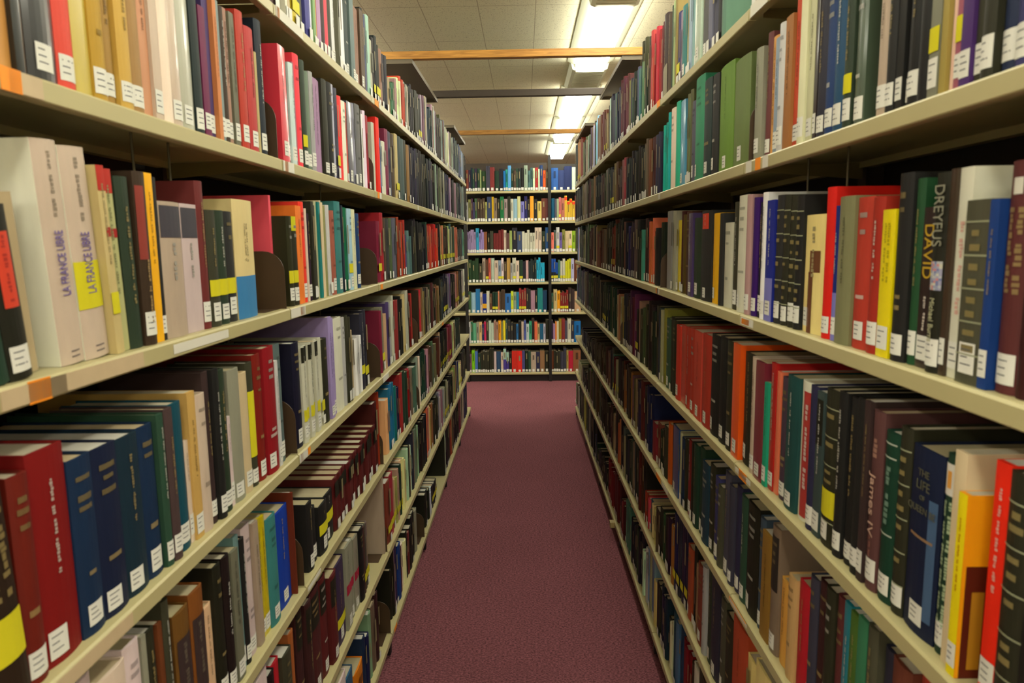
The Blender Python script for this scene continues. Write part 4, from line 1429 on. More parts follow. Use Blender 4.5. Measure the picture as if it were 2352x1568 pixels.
R1 820 13 210 12 181 2663 Y |thin pinkish book with yellow sticker, second shelf, front bay, right bookcase
R1 834 11 240 15 199 3787 n |thin beige book, second shelf, front bay, right bookcase
R1 846 12 240 10 191 2709 n |thin gold book, second shelf, front bay, right bookcase
R1 859 20 250 9 171 2183 Y |grey book with yellow sticker, second shelf, front bay, right bookcase
R1 880 23 210 8 172 273 n |first of five black books, second shelf, front bay, right bookcase
R1 904 26 240 10 185 273 - |second of five black books, second shelf, front bay, right bookcase
R1 930 12 225 18 162 546 - |third of five black books, second shelf, front bay, right bookcase
R1 943 17 235 13 159 546 - |fourth of five black books, second shelf, front bay, right bookcase
R1 961 22 210 10 192 546 G |fifth of five black books, second shelf, front bay, right bookcase
R1 983 26 240 11 159 2985 - |beige book, second shelf, front bay, right bookcase
R1 1059 30 204 17 220 1381 g |dark grey book, second shelf, front bay, right bookcase
R1 1090 27 211 13 151 835 Y |black book with yellow sticker, second shelf, front bay, right bookcase
R1 1117 37 220 14 190 599 G |first of two blue books, second shelf, front bay, right bookcase
R1 1155 33 229 16 189 583 G |second of two blue books, second shelf, front bay, right bookcase
R1 1188 32 237 16 153 820 - |first of two black books between blue and light grey, second shelf, front bay, right bookcase
R1 1221 13 241 18 159 802 - |second of two black books between blue and light grey, second shelf, front bay, right bookcase
R1 1234 24 243 17 195 3274 - |light grey book between black and white, second shelf, front bay, right bookcase
R1 1259 28 252 10 172 3547 - |white book, second shelf, front bay, right bookcase
R1 1288 27 257 16 186 3155 - |red book, second shelf, front bay, right bookcase
R1 1315 34 233 10 172 2676 n |tan book between red and light grey, second shelf, front bay, right bookcase
R1 1350 32 230 8 178 3276 - |light grey book between tan and pale blue, second shelf, front bay, right bookcase
R1 1382 22 212 12 185 2475 - |pale blue book, second shelf, front bay, right bookcase
R1 1405 38 223 18 188 3494 n |tan book between pale blue and maroon, second shelf, front bay, right bookcase
R1 1444 28 239 18 165 1860 - |maroon book, second shelf, front bay, right bookcase
R1 1473 43 219 9 155 2456 - |grey book, second shelf, front bay, right bookcase
R1 1564 110 232 14 220 1925 - |first of two green books, second shelf, second bay, right bookcase
R1 1676 113 245 13 220 1940 - |second of two green books, second shelf, second bay, right bookcase
R1 1791 56 242 10 150 819 - |first of two black books, second shelf, second bay, right bookcase
R1 1847 72 245 8 155 836 - |second of two black books, second shelf, second bay, right bookcase
R1 1920 95 270 9 194 1175 - |thick green book, second shelf, second bay, right bookcase
R1 2016 49 221 12 181 1639 - |grey book, second shelf, second bay, right bookcase
R1 2066 30 261 11 175 1636 -
R1 2098 31 244 14 185 1925 -
R1 2129 30 260 17 155 1909 -
R1 2161 57 252 17 190 1708 - |thick blue book, second shelf, second bay, right bookcase
R1 2219 51 258 12 185 953 n |thick teal book, second shelf, second bay, right bookcase
R1 2270 63 249 10 154 3804 n |thick white book, second shelf, second bay, right bookcase
R1 2334 30 221 15 195 443 n,ttdc9,n
R1 2365 30 250 10 181 443 n,ttdc9,n
R1 2396 30 213 18 183 424 n,ttdc9
R1 2426 29 228 16 153 442 n,ttdc9
R1 2457 30 224 13 187 442 n,ttdc9,n
R1 2503 28 209 12 193 548 n
R1 2531 28 214 11 150 821 n
R1 2560 27 204 13 173 820 -
R1 2589 58 214 16 172 821 -
R1 2648 61 215 17 161 1314 -
R1 2710 70 216 14 153 1858 n
R1 2780 31 226 12 172 1893 -
R1 2812 30 208 14 172 1637 n
R1 2843 29 216 17 178 1620 -
R1 2874 40 203 18 171 289 -
R1 2916 39 213 16 188 545 -
R1 2957 40 223 13 190 529 n
R1 2998 39 206 10 162 545 -
R1 3039 39 203 17 191 546 -
R1 3079 39 219 16 162 274 -
R1 3119 38 223 11 195 530 -
R1 3159 39 196 13 190 290 n
R1 3200 37 201 14 195 563 n
R1 3237 36 208 16 185 563 -
R1 3275 36 208 12 181 291 -
R1 3313 43 220 15 179 1586 -
R1 3359 43 223 13 192 2629 n
R1 3405 43 218 11 199 2406 -
R1 3452 40 193 10 158 802 -
R1 3494 41 183 13 176 1043 -
R1 3535 40 191 17 179 1058 -
R1 3577 40 196 14 189 1058 -
R1 3619 65 234 14 192 1602 -
R1 3689 66 233 13 181 2164 -
R1 3758 31 206 16 190 1091 Y
R1 3790 31 198 17 185 2165 Y
R1 3822 30 215 17 195 1365 Y,n
R1 3854 30 230 15 183 820 Y
R1 3885 35 220 15 183 1382 -
R1 3923 36 232 9 183 1092 n
R1 3960 36 235 10 167 1108 -
R1 3997 35 232 9 198 2167 -
R1 4035 36 232 10 195 1380 -
R1 4072 36 232 14 193 1107 n
R1 4110 36 225 18 172 1107 n
R1 4147 36 225 13 158 1091 -
R1 4185 35 217 17 161 1347 n
R1 4222 34 230 14 197 1331 -
R1 4258 35 218 10 153 1621 n
R1 4295 34 226 16 192 2133 -
R1 4331 36 244 15 156 1091 -
R1 4368 36 226 11 167 275 -
R1 4405 35 234 14 163 291 -
R1 4442 34 245 10 171 290 -
R1 4479 36 244 10 179 274 -
R1 4516 35 241 14 155 274 -
R1 4553 36 242 9 154 290 -
R1 4590 44 238 10 180 2166 n
R1 4638 45 259 16 152 2421 -
R1 4685 47 257 9 194 2694 -
R1 4733 45 251 18 177 1892 n
R1 4781 34 246 11 162 1363 -
R1 4816 34 254 12 174 1636 n
R1 4850 33 242 16 165 1091 -
R1 4885 33 247 10 198 1364 -
R1 4919 34 245 10 178 2406 -
R1 4954 34 265 14 185 1910 -
R1 4989 34 271 8 182 1042 n
R1 5023 32 250 17 186 1058 n
R1 5057 32 239 12 152 1586 n
R1 5091 33 254 18 187 1058 n,n
R1 5126 33 271 9 168 802 n
R1 5160 33 242 11 188 1043 n
R1 5194 39 260 17 156 1909 -
R1 5235 39 269 15 191 2454 -
R1 5275 38 273 10 184 2440 n
R1 5316 39 263 11 191 2439 -
R1 5357 39 266 11 192 2695 n
R1 5397 38 256 10 199 2455 -
R1 5438 39 265 12 164 2166 n
R1 5479 40 267 16 165 2455 n
R1 5520 39 276 10 177 2438 n
R1 5560 33 250 13 195 274 n
R1 5595 33 267 9 183 274 -
R1 5629 33 271 18 161 275 n
R1 5663 33 263 14 165 274 -
R1 5698 32 274 17 161 274 -
R1 5732 33 249 9 174 274 n
R1 5766 33 271 8 158 275 n
R1 5801 33 251 9 169 274 n
R1 5835 32 274 13 154 274 -
R1 5869 33 257 11 189 274 n
R1 5904 33 257 12 166 1091 -
R1 5938 32 272 8 181 274 -
R1 5972 32 276 15 155 274 -
R1 6006 33 270 13 153 274 -
R1 6041 33 275 12 184 274 -
R1 6075 33 262 14 185 274 -
R1 6109 34 266 16 179 275 n
R1 6144 32 259 16 191 274 -
R1 6178 33 253 17 177 274 -
R1 6212 32 277 10 175 274 -
R1 6247 33 274 14 186 274 -
R2 678 21 226 15 159 1041 n |first of two maroon books, third shelf, front bay, right bookcase
R2 700 33 234 16 240 1587 WB,WH |second of two maroon books, third shelf, front bay, right bookcase
R2 733 14 198 9 165 328 - |thin blue book, third shelf, front bay, right bookcase
R2 747 40 199 10 172 1364 g,GG |dark olive book, third shelf, front bay, right bookcase
R2 788 24 236 16 191 3548 PK |white book with faint pink lettering, third shelf, front bay, right bookcase
R2 812 11 236 12 180 1074 - |first of three black books, third shelf, front bay, right bookcase
R2 824 27 234 10 160 545 MB |black book with grey capitals and colour picture, third shelf, front bay, right bookcase
R2 851 31 196 18 189 802 DV,g |dark maroon book with big yellow capitals, third shelf, front bay, right bookcase
R2 883 19 232 17 192 595 W |dark green book, third shelf, front bay, right bookcase
R2 902 33 241 11 197 546 - |black book between dark green and yellow, third shelf, front bay, right bookcase
R2 935 32 197 11 173 3792 K |yellow book, third shelf, front bay, right bookcase
R2 968 33 215 11 173 2610 - |first of two red books, third shelf, front bay, right bookcase
R2 1002 49 218 14 191 2883 - |second of two red books, third shelf, front bay, right bookcase
R2 1051 49 222 9 195 2182 n |olive book, third shelf, front bay, right bookcase
R2 1102 21 210 15 166 312 bb88c,W |blue book between olive and red, third shelf, front bay, right bookcase
R2 1123 33 240 13 240 3361 - |red book, third shelf, front bay, right bookcase
R2 1157 86 200 17 198 3801 BM |cream book with brown figure on spine, third shelf, front bay, right bookcase
R2 1244 30 235 12 200 546 GG |first of four black books, third shelf, front bay, right bookcase
R2 1275 31 237 14 174 818 GG |second of four black books, third shelf, front bay, right bookcase
R2 1307 30 240 13 170 818 GG |third of four black books, third shelf, front bay, right bookcase
R2 1337 35 242 12 174 819 GG |fourth of four black books, third shelf, front bay, right bookcase
R2 1372 42 235 10 151 569 bb88c,W |blue book between black and white, third shelf, front bay, right bookcase
R2 1415 28 252 9 198 3822 - |white book, third shelf, front bay, right bookcase
R2 1443 31 235 15 186 547 W |black book between white and purple, third shelf, front bay, right bookcase
R2 1475 32 246 12 172 1047 - |purple book, third shelf, front bay, right bookcase
R2 1508 32 254 8 158 2969 - |pinkish book, third shelf, front bay, right bookcase
R2 1540 66 256 11 165 3548 - |thick white book, third shelf, second bay, right bookcase
R2 1608 50 245 17 169 1091 - |black book between white and light grey, third shelf, second bay, right bookcase
R2 1658 65 200 15 166 3275 n |thick light grey book, third shelf, second bay, right bookcase
R2 1724 28 224 11 153 819 n |black book between light grey and yellow, third shelf, second bay, right bookcase
R2 1753 74 226 16 181 3761 - |thick yellow book, third shelf, second bay, right bookcase
R2 1828 101 236 11 168 819 Rr |first of two black books, third shelf, second bay, right bookcase
R2 1930 80 221 12 167 835 - |second of two black books, third shelf, second bay, right bookcase
R2 2012 47 236 10 195 1351 - |purple book, third shelf, second bay, right bookcase
R2 2060 63 243 16 156 1330 n |thick dark brown book, third shelf, second bay, right bookcase
R2 2124 43 236 12 164 1618 -
R2 2168 41 248 17 188 1314 -
R2 2212 47 222 18 184 3524 -
R2 2259 45 253 10 164 2729 -
R2 2304 72 255 15 194 2457 n |second of two grey books, third shelf, second bay, right bookcase
R2 2471 53 223 17 176 562 n
R2 2528 54 205 8 198 546 n,n
R2 2585 64 194 18 175 1859 -
R2 2650 25 244 17 220 3718 -
R2 2677 25 230 11 220 3188 n
R2 2704 26 232 14 220 3685 -
R2 2731 54 239 17 170 802 -
R2 2786 52 247 17 192 1058 -
R2 2842 41 204 10 173 1449 n
R2 2885 41 200 8 173 818 n
R2 2928 62 245 10 193 546 -
R2 2990 72 249 8 154 1621 n
R2 3063 29 246 16 192 819 -
R2 3094 30 238 13 150 804 -
R2 3125 30 245 14 168 803 n
R2 3155 34 224 14 178 788 -
R2 3191 34 219 12 195 534 n
R2 3226 34 226 16 182 1369 -
R2 3262 37 243 8 188 275 -
R2 3301 36 246 13 173 546 -
R2 3340 71 250 16 200 1859 -
R2 3413 28 270 14 183 546 n
R2 3441 27 261 13 158 818 -
R2 3470 27 248 9 161 803 -
R2 3499 27 257 13 153 802 -
R2 3528 28 269 17 157 819 -
R2 3557 28 247 17 181 818 -
R2 3585 28 251 16 155 563 n
R2 3614 28 247 10 198 818 -
R2 3643 27 269 12 189 1586 -
R2 3672 35 239 10 173 2353 Y
R2 3709 35 252 15 169 818 Y,n
R2 3746 35 232 9 167 1825 Y,n
R2 3782 34 267 12 197 289 -
R2 3819 34 257 8 195 545 -
R2 3855 35 261 9 158 545 -
R2 3891 35 265 14 168 545 n
R2 3927 35 248 15 198 290 -
R2 3963 34 258 11 157 545 -
R2 3999 32 244 11 180 1057 -
R2 4032 32 220 14 153 1329 n
R2 4065 31 231 14 189 1892 n
R2 4098 31 230 9 171 2166 -
R2 4131 34 225 9 192 1074 -
R2 4166 34 229 12 159 2693 n
R2 4201 33 228 9 160 1586 -
R2 4236 34 234 13 155 1618 -
R2 4271 30 239 12 179 1057 n,n
R2 4302 29 222 17 157 1569 n
R2 4333 29 224 10 168 1569 n,n
R2 4364 30 225 16 181 1345 n
R2 4395 29 226 17 195 1074 n
R2 4425 30 205 12 184 2149 n,n
R2 4456 30 204 9 185 2116 n
R2 4487 29 222 10 177 2166 n,n
R2 4518 34 261 11 154 2437 -
R2 4554 35 252 12 200 3240 -
R2 4591 36 271 13 175 1091 -
R2 4628 35 244 17 184 2693 n
R2 4665 35 259 12 174 545 -
R2 4702 36 249 16 166 1074 -
R2 4738 36 262 12 181 2712 n
R2 4775 35 260 16 187 3496 -
R2 4812 40 249 10 172 1297 n
R2 4854 40 246 10 192 1297 n
R2 4897 41 251 10 180 1297 n
R2 4939 39 238 14 187 1042 n
R2 4982 41 232 10 167 1298 n
R2 5024 35 277 16 176 2488 n
R2 5060 34 279 9 160 1124 n,n
R2 5097 35 289 8 166 2182 n
R2 5133 35 276 16 180 1670 n,n
R2 5169 35 267 16 181 2166 n
R2 5205 34 268 10 163 579 n
R2 5241 34 280 8 184 545 n
R2 5278 34 236 11 156 2182 -
R2 5313 34 240 13 193 1928 -
R2 5348 34 213 17 168 1895 -
R2 5383 34 233 18 196 2968 n
R2 5418 34 238 17 182 2471 -
R2 5453 34 213 11 154 2455 n
R2 5488 33 232 12 172 545 -
R2 5523 34 240 9 150 818 n
R2 5558 39 249 14 188 819 n
R2 5599 39 246 15 153 835 -
R2 5640 40 261 12 180 820 -
R2 5681 40 283 14 161 580 -
R2 5721 38 258 12 189 835 -
R2 5762 38 276 9 158 835 n
R2 5803 38 276 13 176 836 n
R2 5843 30 278 16 175 3005 n
R2 5875 31 269 18 156 2715 n,n
R2 5907 30 263 14 186 3533 n,n
R2 5939 30 278 8 180 2750 n,n
R2 5970 30 273 14 197 2715 n
R2 6002 30 277 18 167 3005 n
R2 6034 31 271 10 192 545 n,n
R2 6066 31 273 18 165 2460 n
R2 6097 30 262 15 181 3022 n,n
R3 615 46 270 14 175 546 n |first of two black books, fourth shelf, front bay, right bookcase
R3 662 35 260 16 152 818 GG,n |second of two black books, fourth shelf, front bay, right bookcase
R3 697 24 263 20 220 3633 - |red book between black and orange, fourth shelf, front bay, right bookcase
R3 742 16 215 7 159 4000 K,sped0,sd |thin orange book, fourth shelf, front bay, right bookcase
R3 758 22 256 14 162 3530 n,x |beige book, fourth shelf, front bay, right bookcase
R3 781 22 246 18 183 579 KT |dark green book with white crest panel, fourth shelf, front bay, right bookcase
R3 804 66 238 15 240 292 QL |thick navy book with gilt life title, fourth shelf, front bay, right bookcase
R3 871 28 253 14 176 818 GG |black book, fourth shelf, front bay, right bookcase
R3 900 35 238 14 200 323 GR |green book with three white spine bars, fourth shelf, front bay, right bookcase
R3 936 31 258 12 169 1604 JM |brown book lettered with a king and numeral, fourth shelf, front bay, right bookcase
R3 967 17 267 10 171 1075 W |first of five black books, fourth shelf, front bay, right bookcase
R3 984 28 265 11 179 546 - |second of five black books, fourth shelf, front bay, right bookcase
R3 1013 30 260 16 169 546 G |third of five black books, fourth shelf, front bay, right bookcase
R3 1044 28 262 11 174 546 - |fourth of five black books, fourth shelf, front bay, right bookcase
R3 1072 47 258 12 168 818 GG,Y4 |fifth of five black books, fourth shelf, front bay, right bookcase
R3 1120 27 246 12 190 1109 tb221 |dark teal book, fourth shelf, front bay, right bookcase
R3 1147 31 250 11 160 821 - |navy book, fourth shelf, front bay, right bookcase
R3 1179 46 250 16 169 3548 n,RT |white book with red title panel, fourth shelf, front bay, right bookcase
R3 1226 56 249 11 220 597 - |thick dark teal book, fourth shelf, front bay, right bookcase
R3 1283 39 237 17 183 1349 - |plum book, fourth shelf, front bay, right bookcase
R3 1323 19 243 17 220 3718 n |terracotta book, fourth shelf, front bay, right bookcase
R3 1343 26 256 15 220 2850 - |red book between terracotta and teal, fourth shelf, front bay, right bookcase
R3 1369 22 212 10 176 680 - |teal book, fourth shelf, front bay, right bookcase
R3 1392 50 248 9 190 2100 - |dark red book, fourth shelf, front bay, right bookcase
R3 1442 34 250 10 165 3258 - |light grey book, fourth shelf, front bay, right bookcase
R3 1477 69 250 17 176 818 - |thick black book, fourth shelf, front bay, right bookcase
R3 1547 52 262 9 240 3681 - |thick orange book, fourth shelf, second bay, right bookcase
R3 1600 57 260 10 220 818 - |first of three black books, fourth shelf, second bay, right bookcase
R3 1658 63 262 11 220 546 - |second of three black books, fourth shelf, second bay, right bookcase
R3 1722 76 258 11 220 546 - |third of three black books, fourth shelf, second bay, right bookcase
R3 1799 87 248 11 220 2883 - |first of six red books, fourth shelf, second bay, right bookcase
R3 1887 78 245 11 220 3156 - |second of six red books, fourth shelf, second bay, right bookcase
R3 1967 54 244 12 220 2883 - |third of six red books, fourth shelf, second bay, right bookcase
R3 2025 57 241 14 220 2883 - |fourth of six red books, fourth shelf, second bay, right bookcase
R3 2084 61 240 16 220 3139 n |fifth of six red books, fourth shelf, second bay, right bookcase
R3 2145 58 233 10 220 3139 - |sixth of six red books, fourth shelf, second bay, right bookcase
R3 2207 54 243 12 169 818 n |first of two black books, fourth shelf, second bay, right bookcase
R3 2262 52 246 13 160 818 -
R3 2316 68 235 17 167 1125 - |thick dark green book, fourth shelf, second bay, right bookcase
R3 2385 57 262 15 174 2452 -
R3 2444 25 254 11 160 2728 -
R3 2471 27 258 13 171 1109 n
R3 2498 11 241 16 164 821 n
R3 2510 70 260 16 168 1091 n
R3 2581 31 236 8 169 562 n,n
R3 2612 30 246 17 159 803 n
R3 2644 31 254 16 150 802 n
R3 2676 31 266 12 155 802 n,n
R3 2708 30 240 17 179 563 n,n
R3 2739 30 247 13 181 818 n,n
R3 2771 36 240 17 198 1379 -
R3 2809 36 227 13 156 1380 n
R3 2847 37 219 9 178 1091 -
R3 2885 53 247 13 182 2695 -
R3 2939 68 206 13 156 529 Y
R3 3008 35 266 11 220 1846 n
R3 3044 35 252 9 220 1555 -
R3 3079 34 249 9 220 1300 -
R3 3114 34 276 9 220 1317 -
R3 3150 28 243 9 166 1076 -
R3 3179 28 248 10 154 801 -
R3 3207 28 258 17 200 1060 -
R3 3236 34 252 14 166 804 -
R3 3271 34 251 12 187 820 -
R3 3307 34 247 10 196 564 -
R3 3342 33 248 17 196 820 -
R3 3377 36 220 11 174 2709 n
R3 3416 37 223 16 165 2999 n
R3 3455 38 222 15 169 3001 n
R3 3493 37 232 10 166 2950 n,n
R3 3532 38 225 9 159 3257 n,n
R3 3571 65 252 15 163 785 n
R3 3637 32 251 9 157 323 -
R3 3670 32 245 14 180 323 n
R3 3703 32 245 16 152 307 -
R3 3736 31 249 13 196 323 n
R3 3769 28 250 15 187 2166 n
R3 3799 29 256 15 157 1091 n
R3 3828 28 248 13 171 339 n
R3 3858 28 256 16 195 307 n,n
R3 3887 28 226 9 167 563 -
R3 3916 28 251 12 190 563 n
R3 3945 28 234 12 184 308 -
R3 3974 36 228 17 167 819 Y
R3 4011 36 242 9 151 835 Y
R3 4047 35 261 9 187 835 Y
R3 4084 35 250 15 192 819 Y
R3 4121 36 237 13 160 835 Y
R3 4158 36 252 18 180 836 Y,n
R3 4194 35 235 16 189 835 Y
R3 4231 35 247 16 153 273 n,n
R3 4267 34 241 13 181 274 n
R3 4304 36 247 13 162 273 n,n
R3 4340 34 258 13 157 2166 n,n
R3 4376 35 236 18 186 273 n
R3 4412 31 283 15 180 819 n
R3 4445 31 267 18 162 1074 n,n
R3 4477 31 279 17 165 819 n,n
R3 4509 31 267 17 180 1074 n,n
R3 4541 39 265 13 175 819 -
R3 4583 41 263 11 152 1074 n
R3 4624 40 279 15 175 1058 -
R3 4666 39 250 12 195 1074 -
R3 4708 39 253 9 192 1074 n
R3 4749 36 265 14 182 2728 -
R3 4786 35 252 8 184 1107 -
R3 4824 36 243 15 193 852 n
R3 4861 36 272 16 154 1637 -
R3 4898 35 256 11 192 834 n
R3 4935 37 269 15 151 820 -
R3 4972 36 259 14 167 818 n
R3 5009 35 263 18 195 1092 -
R3 5046 35 267 13 188 1108 n
R3 5084 35 256 16 176 1074 -
R3 5121 33 282 11 163 1076 -
R3 5155 33 262 10 154 1332 n
R3 5190 34 274 11 188 1074 n
R3 5225 34 249 8 175 1621 n
R3 5259 33 270 16 174 1910 -
R3 5294 34 270 16 151 2166 n
R3 5329 33 268 12 195 2166 -
R3 5364 42 265 15 159 1094 n
R3 5409 44 268 17 188 1367 -
R3 5455 43 256 14 157 1911 n
R3 5500 43 279 17 160 1350 n
R3 5546 44 255 14 172 821 -
R3 5591 44 266 13 164 1623 n
R3 5637 44 259 13 163 1094 -
R3 5682 43 263 13 200 581 -
R3 5729 45 285 11 200 547 n
R3 5775 45 259 15 200 1382 -
R3 5822 46 292 18 200 1673 -
R3 5868 44 270 15 200 1110 n
R3 5915 45 279 15 200 821 n
R3 5961 44 267 17 200 853 -
R3 6007 44 273 11 200 1351 -
R3 6054 44 255 10 200 1400 -
R4 796 35 275 18 199 2627 n
R4 833 46 259 12 160 1859 n |brown book between salmon and black, fifth shelf, front bay, right bookcase
R4 879 31 255 18 150 820 - |black book, fifth shelf, front bay, right bookcase
R4 911 28 271 8 174 1364 - |dark olive book, fifth shelf, front bay, right bookcase
R4 939 28 267 10 182 1158 - |first of two green books, fifth shelf, front bay, right bookcase
R4 969 23 261 11 152 1395 W |second of two green books, fifth shelf, front bay, right bookcase
R4 992 22 264 12 166 393 - |teal book, fifth shelf, front bay, right bookcase
R4 1015 29 260 13 171 1587 - |maroon book, fifth shelf, front bay, right bookcase
R4 1045 33 257 9 158 818 - |first of two black books, fifth shelf, front bay, right bookcase
R4 1079 40 249 17 200 1058 - |second of two black books, fifth shelf, front bay, right bookcase
R4 1119 33 240 15 154 1093 - |navy book, fifth shelf, front bay, right bookcase
R4 1153 46 208 16 178 2851 n |red book, fifth shelf, front bay, right bookcase
R4 1200 38 199 11 190 3239 n |first of two tan books, fifth shelf, front bay, right bookcase
R4 1238 44 170 16 197 3493 n |second of two tan books, fifth shelf, front bay, right bookcase
R4 1283 43 259 11 153 2166 BB |mauve book with black title block, fifth shelf, front bay, right bookcase
R4 1326 47 226 11 158 2419 n |brown book between taupe and dark blue, fifth shelf, front bay, right bookcase
R4 1374 32 242 15 153 1110 - |dark blue book, fifth shelf, front bay, right bookcase
R4 1406 74 250 13 200 545 - |thick black book, fifth shelf, front bay, right bookcase
R4 1481 45 246 13 181 852 W |dark green book, fifth shelf, front bay, right bookcase
R4 1526 41 254 15 200 821 - |first of two navy books, fifth shelf, second bay, right bookcase
R4 1567 37 242 9 200 1093 - |second of two navy books, fifth shelf, second bay, right bookcase
R4 1605 52 258 14 178 1366 - |thick dark grey book, fifth shelf, second bay, right bookcase
R4 1658 38 208 9 170 1364 n |dark olive book, fifth shelf, second bay, right bookcase
R4 1697 39 217 13 197 1095 - |navy book, fifth shelf, second bay, right bookcase
R4 1737 49 235 13 200 818 - |black book, fifth shelf, second bay, right bookcase
R4 1786 66 222 9 200 581 - |thick dark blue book, fifth shelf, second bay, right bookcase
R4 1853 47 246 16 200 579 - |first of three black books, fifth shelf, second bay, right bookcase
R4 1902 47 241 10 200 579 - |second of three black books, fifth shelf, second bay, right bookcase
R4 1951 31 233 8 168 545 -
R4 1983 52 228 16 191 2082 - |thick dark red book, fifth shelf, second bay, right bookcase
R4 2036 31 219 9 168 818 -
R4 2067 43 213 8 183 309 -
R4 2111 31 220 11 197 3001 n
R4 2142 74 223 13 157 856 - |thick blue book, fifth shelf, second bay, right bookcase
R4 2217 52 214 15 192 802 n
R4 2270 51 204 11 193 3169 n
R4 2322 59 180 10 189 1091 -
R4 2382 37 156 14 172 818 -
R4 2421 37 143 13 198 562 -
R4 2459 64 155 16 190 2115 -
R4 2524 64 140 9 154 2083 n
R4 2589 42 233 15 200 293 n
R4 2633 43 225 10 200 293 -
R4 2677 42 250 11 200 293 -
R4 2722 74 233 16 199 819 n
R4 2797 53 245 9 150 1570 -
R4 2851 59 228 9 198 805 -
R4 2913 61 220 16 174 804 n
R4 2976 30 220 13 169 2438 -
R4 3006 29 214 12 199 1363 -
R4 3036 29 222 10 166 1878 -
R4 3067 26 230 13 159 2402 n
R4 3094 26 200 18 197 2675 n
R4 3121 26 223 18 165 2948 n,n
R4 3147 64 235 11 170 1074 n
R4 3216 65 241 16 190 803 -
R4 3284 28 202 11 156 2403 n
R4 3314 29 222 18 181 1074 n
R4 3345 29 239 16 190 1586 n
R4 3375 25 226 16 186 546 -
R4 3401 25 226 15 180 802 -
R4 3427 25 237 11 179 803 -
R4 3453 26 236 9 155 818 -
R4 3480 25 232 10 195 546 -
R4 3506 24 217 18 199 562 n
R4 3532 35 210 17 150 1553 Y
R4 3570 35 203 9 192 2728 Y
R4 3607 35 200 14 151 1298 Y
R4 3645 37 206 8 190 1554 Y
R4 3682 39 214 11 155 1415 n
R4 3723 39 234 16 190 1091 -
R4 3764 40 237 16 190 1365 n
R4 3805 38 218 12 196 820 -
R4 3845 36 188 15 162 2406 n
R4 3883 35 191 13 169 2149 n
R4 3920 37 196 13 169 1877 -
R4 3958 35 194 18 166 579 -
R4 3996 31 207 11 176 1331 n
R4 4027 31 179 16 173 1637 -
R4 4059 31 203 13 192 1074 n
R4 4091 30 189 14 195 834 -
R4 4123 30 208 11 191 1091 -
R4 4154 30 200 15 164 1041 -
R4 4186 28 182 16 193 1330 n
R4 4216 28 165 17 182 1314 n,n
R4 4245 28 186 9 179 1074 n
R4 4275 29 163 12 197 1330 n,n
R4 4305 29 184 14 173 1074 n
R4 4334 36 167 14 189 802 -
R4 4371 36 178 16 160 818 -
R4 4407 36 161 14 163 1074 -
R4 4444 35 154 16 194 818 n
R4 4481 35 162 11 184 1074 n
R4 4517 35 152 12 152 1091 n
R4 4554 36 172 12 177 1074 -
R4 4591 36 180 12 194 1074 n
R4 4627 35 167 12 183 819 -
R4 4664 34 162 11 173 1075 n
R4 4700 43 125 15 175 546 n
R4 4744 42 130 8 163 803 -
R4 4787 42 132 10 167 818 -
R4 4830 41 142 12 169 818 -
R4 4874 42 130 14 152 818 -
R4 4917 42 118 15 166 562 -
R4 4960 40 137 10 179 819 n
R4 5003 42 118 17 168 562 n
R4 5047 41 115 11 180 802 -
R4 5090 42 124 11 183 546 -
R4 5133 42 128 15 192 818 -
R4 5177 42 139 11 200 819 -
R4 5220 45 138 10 172 548 n
R4 5268 46 132 18 163 820 -
R4 5316 45 119 11 179 548 -
R4 5364 46 119 15 193 820 -
R4 5412 45 117 9 152 548 -
R4 5460 47 124 8 160 564 n
R4 5508 45 109 13 179 820 -
R4 5556 47 133 11 179 804 n
R4 5605 45 124 14 192 820 -
R5 1215 86 275 15 181 2627 -
R5 1302 93 245 8 159 3801 n
R5 1396 51 225 8 155 3528 n
R5 1448 105 258 12 220 2899 n |thick orange book, sixth shelf, front bay, right bookcase
R5 1554 59 232 13 186 818 - |thick black book, sixth shelf, second bay, right bookcase
R5 1614 46 248 14 159 1364 - |dark olive book, sixth shelf, second bay, right bookcase
R5 1661 75 275 11 200 820 - |first of two black books, sixth shelf, second bay, right bookcase
R5 1736 52 263 17 169 835 - |second of two black books, sixth shelf, second bay, right bookcase
R5 1789 32 252 10 156 2730 n |grey book, sixth shelf, second bay, right bookcase
R5 1821 63 232 13 183 2115 - |thick dark red book, sixth shelf, second bay, right bookcase
R5 1885 38 206 14 186 2694 -
R5 1924 34 242 17 168 545 -
R5 1959 59 224 17 193 2643 - |thick brown book, sixth shelf, second bay, right bookcase
R5 2019 39 272 17 200 548 Y
R5 2061 39 276 14 200 804 Y,n
R5 2103 39 276 11 200 820 Y
R5 2145 41 255 9 200 549 Y,n
R5 2186 42 197 8 182 2675 n
R5 2229 31 204 18 171 786 -
R5 2261 29 198 11 166 787 -
R5 2292 29 190 13 171 802 -
R5 2323 29 179 16 175 546 n
R5 2355 37 173 15 160 851 -
R5 2394 38 180 12 166 818 -
R5 2434 60 155 8 195 1074 n
R5 2495 32 130 10 175 3272 n
R5 2528 32 126 16 194 3255 n
R5 2562 32 130 13 170 3529 n
R5 2595 46 130 18 156 1127 -
R5 2642 32 122 13 175 3414 -
R5 2675 31 128 16 172 2354 -
R5 2708 31 127 13 180 2626 -
R5 2740 68 270 17 154 545 n
R5 2809 29 252 16 150 1329 n
R5 2840 29 255 9 175 1569 n,n
R5 2870 29 268 18 182 1313 n
R5 2901 29 240 17 172 545 -
R5 2931 29 251 17 172 836 -
R5 2962 30 260 16 160 562 n
R5 2992 30 247 17 199 837 -
R5 3022 29 243 12 185 2166 -
R5 3052 30 247 13 168 852 -
R5 3083 42 218 16 199 835 -
R5 3127 43 212 16 176 835 n
R5 3171 41 209 14 198 820 -
R5 3215 43 217 11 166 563 n
R5 3259 38 197 8 186 2728 n
R5 3299 39 229 14 162 1655 -
